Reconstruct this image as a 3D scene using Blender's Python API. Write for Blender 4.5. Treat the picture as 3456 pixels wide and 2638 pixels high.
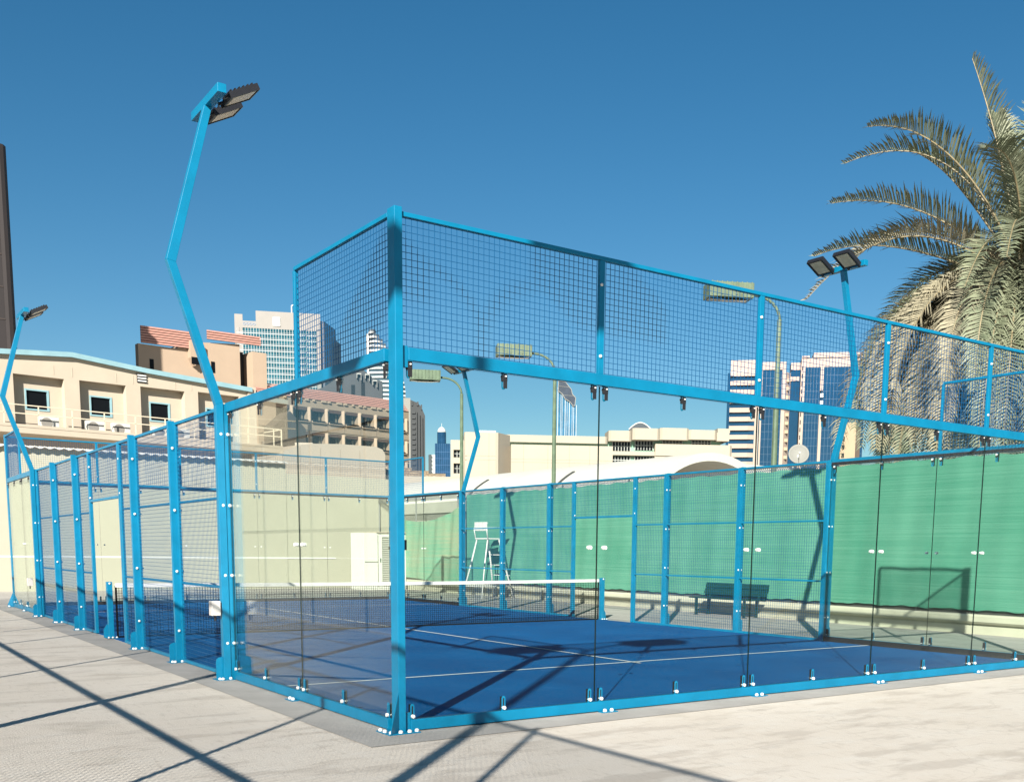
import bpy, math, random
from mathutils import Vector, Matrix
random.seed(7)
R=math.radians
for o in list(bpy.data.objects): bpy.data.objects.remove(o)
S=bpy.context.scene
COL=S.collection
# ---------------- camera ----------------
yaw,pit,rol=.9522,-.1353,.0110
f=Vector((math.cos(yaw)*math.cos(pit),math.sin(yaw)*math.cos(pit),math.sin(pit)))
r=f.cross(Vector((0,0,1))).normalized(); u=r.cross(f)
r2=r*math.cos(rol)+u*math.sin(rol); u2=-r*math.sin(rol)+u*math.cos(rol)
cd=bpy.data.cameras.new('camera'); cam=bpy.data.objects.new('camera',cd); COL.objects.link(cam)
M=Matrix((r2,u2,-f)).transposed().to_4x4(); M.translation=Vector((-3.7046,-7.2779,1.4641)); cam.matrix_world=M
cd.sensor_fit='HORIZONTAL'; cd.sensor_width=36; cd.lens=36*3426.49/3456; cd.shift_x=-120.65/3456; cd.shift_y=1006.39/3456
cd.clip_start=.05; cd.clip_end=6000
S.camera=cam
# ---------------- world and sun ----------------
SUN=Vector((-1.41,-1.39,1)).normalized()
EL=math.asin(SUN.z); AZ=math.atan2(SUN.x,SUN.y)
W=bpy.data.worlds.new('World'); S.world=W; W.use_nodes=True
nt=W.node_tree; nt.nodes.clear()
sky=nt.nodes.new('ShaderNodeTexSky'); sky.sky_type='NISHITA'; sky.sun_disc=False
sky.sun_elevation=EL; sky.sun_rotation=AZ; sky.altitude=0; sky.air_density=1.0; sky.dust_density=0; sky.ozone_density=3.0
bg=nt.nodes.new('ShaderNodeBackground'); bg.inputs[1].default_value=.038
wo=nt.nodes.new('ShaderNodeOutputWorld')
hs=nt.nodes.new('ShaderNodeHueSaturation'); hs.inputs['Saturation'].default_value=1.3; hs.inputs['Hue'].default_value=.491
nt.links.new(sky.outputs[0],hs.inputs['Color']); nt.links.new(hs.outputs[0],bg.inputs[0]); nt.links.new(bg.outputs[0],wo.inputs[0])
sd=bpy.data.lights.new('sun','SUN'); sd.energy=5; sd.angle=R(.53); sd.color=(1,.95,.86)
sun=bpy.data.objects.new('sun',sd); COL.objects.link(sun); sun.rotation_euler=SUN.to_track_quat('Z','Y').to_euler()
vs=S.view_settings; vs.view_transform='Standard'; vs.look='None'; vs.gamma=1; vs.use_curve_mapping=False; vs.exposure=1.33
# ---------------- materials ----------------
def mat(name,col,rough=.6,metal=0,var=0,scale=3,bump=0,bscale=None,spec=.5,col2=None,detail=4,stretch=(1,1,1),coat=0):
    col=tuple(c*.68 for c in col); col2=tuple(c*.68 for c in col2) if col2 else None
    m=bpy.data.materials.new(name); m.use_nodes=True; n=m.node_tree; b=n.nodes['Principled BSDF']
    b.inputs['Base Color'].default_value=(*col,1); b.inputs['Roughness'].default_value=rough; b.inputs['Metallic'].default_value=metal
    b.inputs['Specular IOR Level'].default_value=spec
    if coat: b.inputs['Coat Weight'].default_value=coat; b.inputs['Coat Roughness'].default_value=.15
    tc=n.nodes.new('ShaderNodeTexCoord'); mp=n.nodes.new('ShaderNodeMapping'); mp.inputs['Scale'].default_value=stretch
    n.links.new(tc.outputs['Object'],mp.inputs[0])
    if var or col2:
        t=n.nodes.new('ShaderNodeTexNoise'); t.inputs['Scale'].default_value=scale; t.inputs['Detail'].default_value=detail; t.inputs['Roughness'].default_value=.6
        n.links.new(mp.outputs[0],t.inputs[0])
        mx=n.nodes.new('ShaderNodeMix'); mx.data_type='RGBA'
        rp=n.nodes.new('ShaderNodeMapRange'); rp.inputs[1].default_value=.3; rp.inputs[2].default_value=.7
        n.links.new(t.outputs[0],rp.inputs[0]); n.links.new(rp.outputs[0],mx.inputs[0])
        c2=col2 or tuple(c*(1-var) for c in col); c1=col if col2 else tuple(min(1,c*(1+var)) for c in col)
        mx.inputs[6].default_value=(*c1,1); mx.inputs[7].default_value=(*c2,1)
        n.links.new(mx.outputs[2],b.inputs['Base Color'])
    if bump:
        t2=n.nodes.new('ShaderNodeTexNoise'); t2.inputs['Scale'].default_value=bscale or scale*8; t2.inputs['Detail'].default_value=5
        n.links.new(mp.outputs[0],t2.inputs[0])
        bp=n.nodes.new('ShaderNodeBump'); bp.inputs['Strength'].default_value=bump; bp.inputs['Distance'].default_value=.02
        n.links.new(t2.outputs[0],bp.inputs['Height']); n.links.new(bp.outputs[0],b.inputs['Normal'])
    return m
CY=mat('blue_paint',(.0,.20,.37),.42,var=.13,scale=3.5,spec=.35,bump=.04,bscale=120)
WIRE=mat('wire_paint',(.0,.085,.22),.5)
BOLT=mat('bolt_cap',(.85,.85,.82),.4)
STEEL=mat('steel',(.6,.6,.6),.25,1)
BLACK=mat('black_metal',(.012,.012,.016),.5,var=.2,scale=20)
LENS=mat('lamp_lens',(.55,.50,.36),.15,var=.15,scale=9)
NET=mat('net_cord',(.006,.007,.009),.9,spec=.1)
TAPE=mat('net_tape',(.8,.79,.76),.8,var=.05,scale=10,bump=.3,bscale=30)
WHITE=mat('white_paint',(.8,.79,.75),.5,var=.03,scale=4)
BOX=mat('box_plastic',(.75,.70,.66),.5,var=.04,scale=9)
GREENP=mat('green_lamp_paint',(.125,.175,.105),.6,var=.25,scale=5)
BENCH=mat('bench_green',(.008,.045,.035),.45,var=.2,scale=12)
def glass():
    m=bpy.data.materials.new('clear_glass'); m.use_nodes=True; n=m.node_tree; n.nodes.clear()
    o=n.nodes.new('ShaderNodeOutputMaterial'); t=n.nodes.new('ShaderNodeBsdfTransparent'); t.inputs[0].default_value=(.925,.95,.935,1)
    g=n.nodes.new('ShaderNodeBsdfGlossy'); g.inputs['Roughness'].default_value=.004; g.inputs[0].default_value=(.95,1,.97,1)
    lw=n.nodes.new('ShaderNodeLayerWeight'); lw.inputs[0].default_value=.5
    p=n.nodes.new('ShaderNodeMath'); p.operation='POWER'; p.inputs[1].default_value=5
    k=n.nodes.new('ShaderNodeMath'); k.operation='MULTIPLY_ADD'; k.inputs[1].default_value=1.5; k.inputs[2].default_value=.006
    n.links.new(lw.outputs['Facing'],p.inputs[0]); n.links.new(p.outputs[0],k.inputs[0])
    mx=n.nodes.new('ShaderNodeMixShader'); n.links.new(k.outputs[0],mx.inputs[0]); n.links.new(t.outputs[0],mx.inputs[1]); n.links.new(g.outputs[0],mx.inputs[2])
    n.links.new(mx.outputs[0],o.inputs[0]); return m
GLASS=glass()
PAD=mat('rubber_pad',(.008,.008,.012),.7)
EDGE=mat('glass_edge',(.004,.014,.012),.3)
def ground_mat():
    m=mat('concrete_ground',(.50,.45,.385),.85,bump=.25,bscale=60); n=m.node_tree; b=n.nodes['Principled BSDF']
    tc=n.nodes.new('ShaderNodeTexCoord')
    def noise(s,d,lo,hi,st=(1,1,1),rot=0):
        mp=n.nodes.new('ShaderNodeMapping'); mp.inputs['Scale'].default_value=st; mp.inputs['Rotation'].default_value=(0,0,rot)
        t=n.nodes.new('ShaderNodeTexNoise'); t.inputs['Scale'].default_value=s; t.inputs['Detail'].default_value=d; t.inputs['Roughness'].default_value=.62
        n.links.new(tc.outputs['Object'],mp.inputs[0]); n.links.new(mp.outputs[0],t.inputs[0])
        rp=n.nodes.new('ShaderNodeMapRange'); rp.inputs[1].default_value=lo; rp.inputs[2].default_value=hi; n.links.new(t.outputs[0],rp.inputs[0]); return rp.outputs[0]
    cur=None
    def layer(fac,col,amt,cur):
        mm=n.nodes.new('ShaderNodeMath'); mm.operation='MULTIPLY'; mm.inputs[1].default_value=amt; n.links.new(fac,mm.inputs[0])
        mx=n.nodes.new('ShaderNodeMix'); mx.data_type='RGBA'; n.links.new(mm.outputs[0],mx.inputs[0])
        if cur is None: mx.inputs[6].default_value=(0.49,0.445,0.385,1)
        else: n.links.new(cur,mx.inputs[6])
        mx.inputs[7].default_value=(*col,1); return mx.outputs[2]
    cur=layer(noise(.55,6,.4,.68),(0.43,0.375,0.31),.5,cur)
    cur=layer(noise(2.3,8,.5,.7,(1,2.6,1),.5),(0.50,0.47,0.42),.6,cur)
    cur=layer(noise(7,9,.55,.72,(3,.7,1),.2),(0.204,0.17,0.136),.35,cur)
    cur=layer(noise(1.1,5,.6,.66),(0.381,0.34,0.279),.4,cur)
    cur=layer(noise(.9,9,.52,.60,(1,3.2,1),.9),(0.28,0.24,0.20),.4,cur)
    cur=layer(noise(90,3,.6,.75),(0.17,0.136,0.109),.35,cur)
    w=n.nodes.new('ShaderNodeTexVoronoi'); w.feature='DISTANCE_TO_EDGE'; w.inputs['Scale'].default_value=.45; w.inputs['Randomness'].default_value=1
    wt=n.nodes.new('ShaderNodeTexNoise'); wt.inputs['Scale'].default_value=1.7; wt.inputs['Detail'].default_value=6
    va=n.nodes.new('ShaderNodeVectorMath'); va.operation='MULTIPLY_ADD'; va.inputs[1].default_value=(.7,.7,.7)
    n.links.new(tc.outputs['Object'],wt.inputs[0]); n.links.new(wt.outputs['Color'],va.inputs[0]); n.links.new(tc.outputs['Object'],va.inputs[2]); n.links.new(va.outputs[0],w.inputs[0])
    rp=n.nodes.new('ShaderNodeMapRange'); rp.inputs[1].default_value=0; rp.inputs[2].default_value=.006; rp.inputs[3].default_value=1; rp.inputs[4].default_value=0; n.links.new(w.outputs['Distance'],rp.inputs[0])
    cur=layer(rp.outputs[0],(0.22,0.19,0.16),.22,cur)
    n.links.new(cur,b.inputs['Base Color']); return m
GROUND=ground_mat()
SLAB=mat('grey_concrete',(.44,.42,.39),.85,col2=(.33,.315,.29),scale=1.6,detail=8,bump=.15,bscale=70)
PAVE=mat('pale_paving',(.50,.47,.43),.85,var=.1,scale=1.2,bump=.15,bscale=60)
def turf():
    m=mat('blue_turf',(.004,.10,.34),.85,spec=.12); n=m.node_tree; b=n.nodes['Principled BSDF']; tc=n.nodes.new('ShaderNodeTexCoord')
    t=n.nodes.new('ShaderNodeTexNoise'); t.inputs['Scale'].default_value=.9; t.inputs['Detail'].default_value=6; n.links.new(tc.outputs['Object'],t.inputs[0])
    rp=n.nodes.new('ShaderNodeMapRange'); rp.inputs[1].default_value=.35; rp.inputs[2].default_value=.65; n.links.new(t.outputs[0],rp.inputs[0])
    mx=n.nodes.new('ShaderNodeMix'); mx.data_type='RGBA'; mx.inputs[6].default_value=(0.0005,0.058,0.185,1); mx.inputs[7].default_value=(0.0006,0.078,0.23,1); n.links.new(rp.outputs[0],mx.inputs[0])
    mp=n.nodes.new('ShaderNodeMapping'); mp.inputs['Scale'].default_value=(3,14,1); mp.inputs['Rotation'].default_value=(0,0,-.5)
    t2=n.nodes.new('ShaderNodeTexNoise'); t2.inputs['Scale'].default_value=2; t2.inputs['Detail'].default_value=3; n.links.new(tc.outputs['Object'],mp.inputs[0]); n.links.new(mp.outputs[0],t2.inputs[0])
    r2_=n.nodes.new('ShaderNodeMapRange'); r2_.inputs[1].default_value=.68; r2_.inputs[2].default_value=.78; r2_.inputs[4].default_value=.6; n.links.new(t2.outputs[0],r2_.inputs[0])
    m2=n.nodes.new('ShaderNodeMix'); m2.data_type='RGBA'; m2.inputs[7].default_value=(0.20,0.27,0.30,1); n.links.new(r2_.outputs[0],m2.inputs[0]); n.links.new(mx.outputs[2],m2.inputs[6])
    t3=n.nodes.new('ShaderNodeTexNoise'); t3.inputs['Scale'].default_value=70; t3.inputs['Detail'].default_value=3; n.links.new(tc.outputs['Object'],t3.inputs[0])
    r3=n.nodes.new('ShaderNodeMapRange'); r3.inputs[1].default_value=.55; r3.inputs[2].default_value=.8; r3.inputs[4].default_value=.35; n.links.new(t3.outputs[0],r3.inputs[0])
    m3=n.nodes.new('ShaderNodeMix'); m3.data_type='RGBA'; m3.inputs[7].default_value=(0.004,0.105,0.235,1); n.links.new(r3.outputs[0],m3.inputs[0]); n.links.new(m2.outputs[2],m3.inputs[6])
    n.links.new(m3.outputs[2],b.inputs['Base Color'])
    bp=n.nodes.new('ShaderNodeBump'); bp.inputs['Strength'].default_value=.5; bp.inputs['Distance'].default_value=.01; n.links.new(t3.outputs[0],bp.inputs['Height']); n.links.new(bp.outputs[0],b.inputs['Normal'])
    return m
TURF=turf()
# ---------------- mesh builder ----------------
class MB:
    def __init__(s): s.v=[]; s.f=[]
    def poly(s,pts): i=len(s.v); s.v+=[tuple(p) for p in pts]; s.f.append(tuple(range(i,i+len(pts))))
    def box(s,x0,x1,y0,y1,z0,z1):
        i=len(s.v); s.v+=[(x,y,z) for x in(x0,x1) for y in(y0,y1) for z in(z0,z1)]
        s.f+=[tuple(i+k for k in q) for q in((0,1,3,2),(4,6,7,5),(0,4,5,1),(2,3,7,6),(0,2,6,4),(1,5,7,3))]; return s
    def bar(s,a,b,w,h=None,up=(0,0,1),caps=True):
        h=h or w; a=Vector(a); b=Vector(b); d=(b-a).normalized(); U=Vector(up)
        if abs(d.dot(U))>.98: U=Vector((0,1,0))
        x=d.cross(U).normalized(); y=x.cross(d)
        i=len(s.v)
        for p in(a,b):
            for sx,sy in((-1,-1),(1,-1),(1,1),(-1,1)): s.v.append(tuple(p+x*sx*w/2+y*sy*h/2))
        for k in range(4): s.f.append((i+k,i+(k+1)%4,i+4+(k+1)%4,i+4+k))
        if caps: s.f+=[(i+3,i+2,i+1,i),(i+4,i+5,i+6,i+7)]
        return s
    def tube(s,pts,rad,n=8,caps=True):
        pts=[Vector(p) for p in pts]; rs=rad if isinstance(rad,(list,tuple)) else [rad]*len(pts); i=len(s.v); px=None
        for k,p in enumerate(pts):
            d=(pts[min(k+1,len(pts)-1)]-pts[max(k-1,0)]).normalized()
            if px is None: px=d.orthogonal().normalized()
            else: px=(px-d*px.dot(d)).normalized()
            py=d.cross(px)
            for j in range(n): t=2*math.pi*j/n; s.v.append(tuple(p+(px*math.cos(t)+py*math.sin(t))*rs[k]))
        for k in range(len(pts)-1):
            for j in range(n): a=i+k*n+j; b=i+k*n+(j+1)%n; s.f.append((a,b,b+n,a+n))
        if caps: s.f.append(tuple(i+j for j in range(n))[::-1]); s.f.append(tuple(i+(len(pts)-1)*n+j for j in range(n)))
        return s
    def cyl(s,c,ax,rad,h,n=10):
        c=Vector(c); ax=Vector(ax).normalized(); return s.tube([c,c+ax*h],rad,n)
    def prism(s,pts,ex):  # pts polygon, extruded by vector
        n=len(pts); i=len(s.v); ex=Vector(ex); s.v+=[tuple(p) for p in pts]+[tuple(Vector(p)+ex) for p in pts]
        s.f.append(tuple(range(i,i+n))[::-1]); s.f.append(tuple(range(i+n,i+2*n)))
        for k in range(n): s.f.append((i+k,i+(k+1)%n,i+n+(k+1)%n,i+n+k))
        return s
    def build(s,name,m,parent=None,smooth=False,bevel=0):
        me=bpy.data.meshes.new(name); me.from_pydata(s.v,[],s.f); me.update()
        ms=m if isinstance(m,(list,tuple)) else [m]
        for k in ms: me.materials.append(k)
        o=bpy.data.objects.new(name,me); COL.objects.link(o); o.parent=parent
        import bmesh
        b=bmesh.new(); b.from_mesh(me); bmesh.ops.recalc_face_normals(b,faces=b.faces); b.to_mesh(me); b.free()
        if smooth:
            for p in me.polygons: p.use_smooth=True
        if bevel:
            q=o.modifiers.new('bevel','BEVEL'); q.width=bevel; q.segments=2; q.limit_method='ANGLE'
        return o
def thing(name,label,cat,loc=(0,0,0),rz=0,group=None):
    o=bpy.data.objects.new(name,None); COL.objects.link(o); o.location=loc; o.rotation_euler=(0,0,rz); o.empty_display_size=.2
    o['label']=label; o['category']=cat
    if group:o['group']=group
    return o
def tag(o,label,cat,group=None):
    o['label']=label; o['category']=cat
    if group:o['group']=group
    return o
def struct(o): o['kind']='structure'; return o
def copy_tree(o,parent=None):
    c=o.copy(); COL.objects.link(c); c.parent=parent
    for ch in list(o.children): copy_tree(ch,c)
    return c
# ---------------- ground ----------------
struct(MB().box(-1500,1500,-1500,1800,-.5,0).build('ground',GROUND))
g=MB()
for q in((-.46,10.46,-.46,0),(-.46,0,0,20),(10,10.46,0,20),(-.46,10.46,20,20.46)): g.poly([(q[0],q[2],.004),(q[1],q[2],.004),(q[1],q[3],.004),(q[0],q[3],.004)])
struct(g.build('pavement',SLAB))
g=MB(); g.poly([(10.46,-6,.004),(13.9,-6,.004),(13.9,29,.004),(10.46,29,.004)]); g.poly([(-20,20.46,.004),(10.46,20.46,.004),(10.46,29,.004),(-20,29,.004)])
struct(g.build('path',PAVE))
JO=mat('joint_dark',(.12,.105,.09),.9)
g=MB()
for x in(10.75,11.1,11.7,12.6,13.2): g.poly([(x,-6,.008),(x+.012,-6,.008),(x+.012,29,.008),(x,29,.008)])
for y in(21.2,22.6,24.2,26.2,27.6): g.poly([(-20,y,.008),(10.4,y,.008),(10.4,y+.02,.008),(-20,y+.02,.008)])
struct(g.build('paving_joint',JO))
struct(MB().box(.02,9.98,.02,19.98,-.2,.012).build('court_surface',TURF))
g=MB()
LW=.05
for y in(3.05,16.95): g.poly([(.0,y-LW/2,.016),(10,y-LW/2,.016),(10,y+LW/2,.016),(.0,y+LW/2,.016)])
g.poly([(4.975,2.85,.02),(5.025,2.85,.02),(5.025,17.15,.02),(4.975,17.15,.02)])
LINE=mat('line_paint',(.78,.80,.80),.8,var=.06,scale=20)
struct(g.build('court_lines',LINE))
g=MB()
for y in(.65+4,): pass
# ---------------- cage ----------------
WR=.0039
def wires(m,ax,c,a0,a1,z0,z1,off=0):
    """welded 50 mm mesh in a plane; ax='x': runs along X at Y=c; ax='y': runs along Y at X=c"""
    def P(a,z,d=0): return (a,c+d,z) if ax=='x' else (c+d,a,z)
    n=max(1,round((a1-a0)/.05))
    for k in range(n+1):
        a=a0+(a1-a0)*k/n; m.bar(P(a,z0),P(a,z1),WR,caps=False)
    n=max(1,round((z1-z0)/.05))
    for k in range(n+1):
        z=z0+(z1-z0)*k/n; m.bar(P(a0,z,off),P(a1,z,off),WR,caps=False)
def pbox(m,ax,c,a0,a1,d0,d1,z0,z1):
    if ax=='x': m.box(a0,a1,c+d0,c+d1,z0,z1)
    else: m.box(c+d0,c+d1,a0,a1,z0,z1)
def pane(ax,c,a0,a1,root):
    m=MB(); e=.0035
    pbox(m,ax,c,a0+e,a1-e,-.006,.006,.105,2.905)
    o=m.build('glass_pane',[GLASS,EDGE],root)
    for p in o.data.polygons:
        nn=p.normal; big=abs(nn.y if ax=='x' else nn.x)>.5
        p.material_index=0 if big else 1
    return o
# clamp prototype: slotted tab with white bolt, local: runs along x, faces -y, base at z=0
def make_clamp(root):
    m=MB(); w=.018; h=.105
    for y0,y1 in((-.016,-.011),):
        m.box(-w,-w+.010,y0,y1,0,h); m.box(w-.010,w,y0,y1,0,h)
        m.prism([(-w,y0,h),(w,y0,h),(w*.7,y0,h+.014),(0,y0,h+.02),(-w*.7,y0,h+.014)],(0,y1-y0,0))
    m.box(-w,w,-.03,.03,-.004,0)
    o=m.build('clamp',CY,root)
    b=MB(); b.tube([(0,-.034,.022),(0,-.0165,.022),(0,-.0163,.022),(0,.03,.022)],[.016,.016,.007,.007],8); b.build('bolt',BOLT,o)
    q=MB(); q.box(-.009,.009,-.0125,.0125,.03,h+.002); q.build('rubber_pad',PAD,o); q=MB(); q.box(-w,w,.0126,.018,0,h+.012); q.build('inner_tab',PAD,o)
    return o
def put_clamp(proto,root,ax,c,a,z,up,out):
    o=proto.copy(); COL.objects.link(o); o.parent=root
    for c_ in proto.children:
        b=c_.copy(); COL.objects.link(b); b.parent=o
        if 'pad' in c_.name and not up: b.scale=(2.1,1.6,.60); b.location=(0,0,-.005)
    rz=0 if ax=='x' else -math.pi/2
    if out>0: rz+=math.pi
    o.location=(a,c,z) if ax=='x' else (c,a,z)
    o.rotation_euler=(0 if up else math.pi,0,rz)
    return o
def patch(root,ax,c,a,z,out):
    d=Vector((0,-1,0) if ax=='x' else (-1,0,0))
    for s in(-.085,.085):
        p=Vector((a+s,c,z) if ax=='x' else (c,a+s,z)); L=[-.024,-.0117,-.0115,-.0065,-.0064,.0064,.0065,.0115,.0117,.024]; rr=[.017,.018,.019,.019,.01,.01,.019,.019,.018,.017]
        MB().tube([p+d*q for q in L],rr,12).build('patch_fitting',BOLT,root)
def boltcap(root,p,d,rad=.017,h=.016):
    m=MB(); p=Vector(p); d=Vector(d).normalized(); m.tube([p,p+d*h*.6,p+d*h],[rad,rad,rad*.55],8); return m.build('bolt',BOLT,root)
def end_wall(y,sgn,name,label):
    root=thing(name,label,'glass wall',(0,0,0))
    out=sgn
    # corner posts
    for x,sx in((0,-1),(10,1)):
        m=MB(); x0,x1=sorted((x+.022*sx,x-.045*sx)); y0,y1=sorted((y+.05*out,y-.07*out))
        m.box(x0,x1,y0,y1,.012,4.02); p=m.build('corner_post',CY,root,bevel=.004)
        b=MB(); b.box(x-.14,x+.14,y-.12,y+.12,.005,.014); b.prism([(x+sx*.022-.003,y+out*.05,.015),(x+sx*.13-.003,y+out*.13,.015),(x+sx*.13-.003,y+out*.13,.05),(x+sx*.022-.003,y+out*.05,.33)],(.007,0,0)); b.build('base_plate',CY,p)
        for dx,dy in((-.11,-.09),(-.03,-.10),(.05,-.10),(.12,-.09),(-.12,.0),(-.12,.08)):
            boltcap(p,(x-sx*dx if sx>0 else x+dx,y-out*dy if out>0 else y+dy,.014),(0,0,1),.018,.022)
    ins=.05
    m=MB(); pbox(m,'x',y,.1,9.9,*sorted((out*.035,-out*.015)),.012,.1); m.build('lower_beam',CY,root,bevel=.004)
    m=MB(); pbox(m,'x',y,.1,9.9,*sorted((out*.035,-out*.015)),2.912,3.008); m.build('upper_beam',CY,root,bevel=.004)
    for x,sx in((0,1),(10,-1)):
        m=MB(); m.box(*sorted((x+sx*.046,x+sx*.099)),y-.02,y+.02,2.86,3.02); m.box(*sorted((x+sx*.046,x+sx*.099)),y-.02,y+.02,.014,.16); m.build('beam_bracket',CY,root)
    m=MB(); pbox(m,'x',y,.046,9.954,-.02,.02,3.965,3.998); m.build('top_rail',CY,root,bevel=.003)
    for z0,z1 in((.014,.098),(2.914,2.96)):
        m=MB(); pbox(m,'x',y,.1,9.9,*sorted((-out*.0155,-out*.022)),z0,z1); m.build('gasket',PAD,root)
    for k in range(5):
        x0,x1=2*k,2*k+2; pane('x',y,max(x0,.05),min(x1,9.95),root)
        m=MB(); wires(m,'x',y,x0+.05,x1-.05,3.02,3.96,.004); m.build('mesh_panel',WIRE,root)
        if k:
            m=MB(); pbox(m,'x',y,x0-.028,x0+.028,-.018,.018,3.01,3.964); p=m.build('upright',CY,root,bevel=.003)
            for z in(3.16,3.76): boltcap(p,(x0-.012,y-.018,z),(0,-1,0),.014)
            patch(root,'x',y,x0,1.5,out)
            a=MB(); a.box(x0+.02,x0+.20,*sorted((y+out*.036,y+out*.11)),.005,.012); ap=a.build('anchor_plate',CY,root)
            for q in(.07,.15): boltcap(ap,(x0+q,y+out*.075,.012),(0,0,1),.018,.024)
        for a in((.12 if k==0 else x0+.065),x0+1,(9.88 if k==4 else x1-.065)):
            put_clamp(CL,root,'x',y,a,.104,True,out); put_clamp(CL,root,'x',y,a,2.908,False,out)
    for x in(.06,9.94):
        b=MB(); b.box(x-.02,x+.02,y-.016,y+.016,1.46,1.54); b.build('patch_fitting',BLACK,root)
    return root
tmp=thing('tmp','x','x'); CL=make_clamp(tmp)
near=end_wall(0,-1,'glass_wall','near end wall of five clear panes in bright blue frames under blue wire mesh')
far=end_wall(20,1,'glass_wall','far end wall of clear panes and blue mesh in front of the pale practice wall')
# side walls
def side(x,out,name,label):
    root=thing(name,label,'fence'); o=out   # out=-1 left, +1 right
    def bx(m,a0,a1,d0,d1,z0,z1): m.box(*sorted((x+o*d0,x+o*d1)),a0,a1,z0,z1)
    for y0 in(0,16):
        a,b=(.12,3.95) if y0==0 else (16.05,19.88)
        m=MB(); bx(m,a,b,-.015,.035,.012,.1); m.build('lower_beam',CY,root,bevel=.004)
        m=MB(); bx(m,a,b,-.015,.035,2.912,3.008); m.build('upper_beam',CY,root,bevel=.004)
        for z0,z1 in((.014,.098),(2.914,2.96)):
            m=MB(); bx(m,a,b,-.022,-.0155,z0,z1); m.build('gasket',PAD,root)
        for k in(0,1):
            p0,p1=y0+2*k,y0+2*k+2; q0=max(p0,.08) if p0>0 else .08; q1=min(p1,19.92)
            if p1==4: q1=3.96
            if p0==16: q0=16.04
            pane('y',x,q0,q1,root)
            for a_ in(q0+.07,(q0+q1)/2,q1-.07):
                put_clamp(CL,root,'y',x,a_,.104,True,out); put_clamp(CL,root,'y',x,a_,2.908,False,out)
        patch(root,'y',x,y0+2,1.5,out)
        a=MB(); yy=y0+2; bx(a,yy+.02,yy+.2,.036,.11,.005,.012); ap=a.build('anchor_plate',CY,root)
        for q in(.07,.15): boltcap(ap,(x+o*.075,yy+q,.012),(0,0,1),.018,.024)
        # mesh above the first two metres
        c0,c1=(.08,1.97) if y0==0 else (18.03,19.92)
        m=MB(); wires(m,'y',x,c0+.02,c1-.02,3.02,3.96,.004); m.build('mesh_panel',WIRE,root)
        m=MB(); bx(m,c0,c1 if y0==0 else c1,-.02,.02,3.965,3.998); m.build('top_rail',CY,root,bevel=.003)
        e=c1 if y0==0 else c0
        m=MB(); bx(m,e-.02,e+.02,-.02,.02,3.01,3.964); m.build('upright',CY,root,bevel=.003)
    # panel posts (plates across the fence line)
    for y in(4,6,8,12,14,16):
        big=y in(4,16)
        od=.05 if big else .095
        m=MB(); bx(m,y-.03,y+.03,-.028,.012 if not big else .046,.012,3.0);
        if not big: bx(m,y-.03,y+.03,.015,.095,.012,3.01)
        p=m.build('post',CY,root,bevel=.003)
        c=.047 if big else .014
        for z in(.41,1.16,1.92,2.68):
            boltcap(p,(x+o*(c+.035),y-.03,z),(0,-1,0)); boltcap(p,(x+o*(c-.038),y-.03,z),(0,-1,0))
            s=MB(); s.box(*sorted((x+o*(c+.05),x+o*(c-.05))),y-.036,y-.0302,z-.032,z-.026); s.build('bracket',CY,p)
        e=.13 if big else .095
        g_=MB(); a0,a1=x+o*e,x+o*(e+.075); g_.prism([(a0,y+.004,.012),(a1,y+.004,.012),(a1,y+.004,.2),(a1-o*.008,y+.004,.235),(a1-o*.03,y+.004,.25),(a0,y+.004,.26)],(0,.008,0)); g_.box(*sorted((x+o*(e-.12),x+o*(e+.09))),y-.1,y+.1,.005,.012)
        g_.build('foot_plate',CY,p)
        for dx,dy in((e+.06,-.07),(e+.03,-.085),(e-.06,-.07)): boltcap(p,(x+o*dx,y+dy,.012),(0,0,1),.018,.024)
    # mesh bays
    bays=[(4.03,5.97),(6.03,7.97),(8.03,8.93),(11.07,11.97),(12.03,13.97),(14.03,15.97)]
    for a,b in bays:
        m=MB(); wires(m,'y',x,a+.035,b-.035,.05,2.96,.004*o); m.build('mesh_panel',WIRE,root)
        m=MB()
        for e0,e1 in((a,a+.035),(b-.035,b)): bx(m,e0,e1,-.02,.02,.015,2.995)
        for z0,z1 in((.012,.05),(2.96,2.995)): bx(m,a+.036,b-.036,-.02,.02,z0,z1)
        for z in(1.0,2.0): bx(m,a+.036,b-.036,-.034,-.006,z,z+.03)
        m.build('panel_frame',CY,root,bevel=.002)
    for a in(8.95,11.0):
        m=MB(); bx(m,a,a+.055,-.025,.025,.015,2.995); p=m.build('door_post',CY,root,bevel=.003)
        for z in(2.25,2.75): boltcap(p,(x-.012,a,z),(0,-1,0),.015)
    m=MB(); bx(m,9.006,10.999,-.02,.02,2.18,2.22); bx(m,9.006,10.999,-.02,.02,2.96,2.995); m.build('door_header',CY,root,bevel=.003)
    m=MB(); wires(m,'y',x,9.03,10.97,2.23,2.955,.004*o); m.build('mesh_panel',WIRE,root)
    return root
left=side(0,-1,'mesh_fence','left side fence with bright blue posts, wire mesh bays and two end panes')
right=side(10,1,'mesh_fence','right side fence of blue posts and mesh in front of the green windscreen')
for ch in list(CL.children): bpy.data.objects.remove(ch)
bpy.data.objects.remove(CL); bpy.data.objects.remove(tmp)
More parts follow.
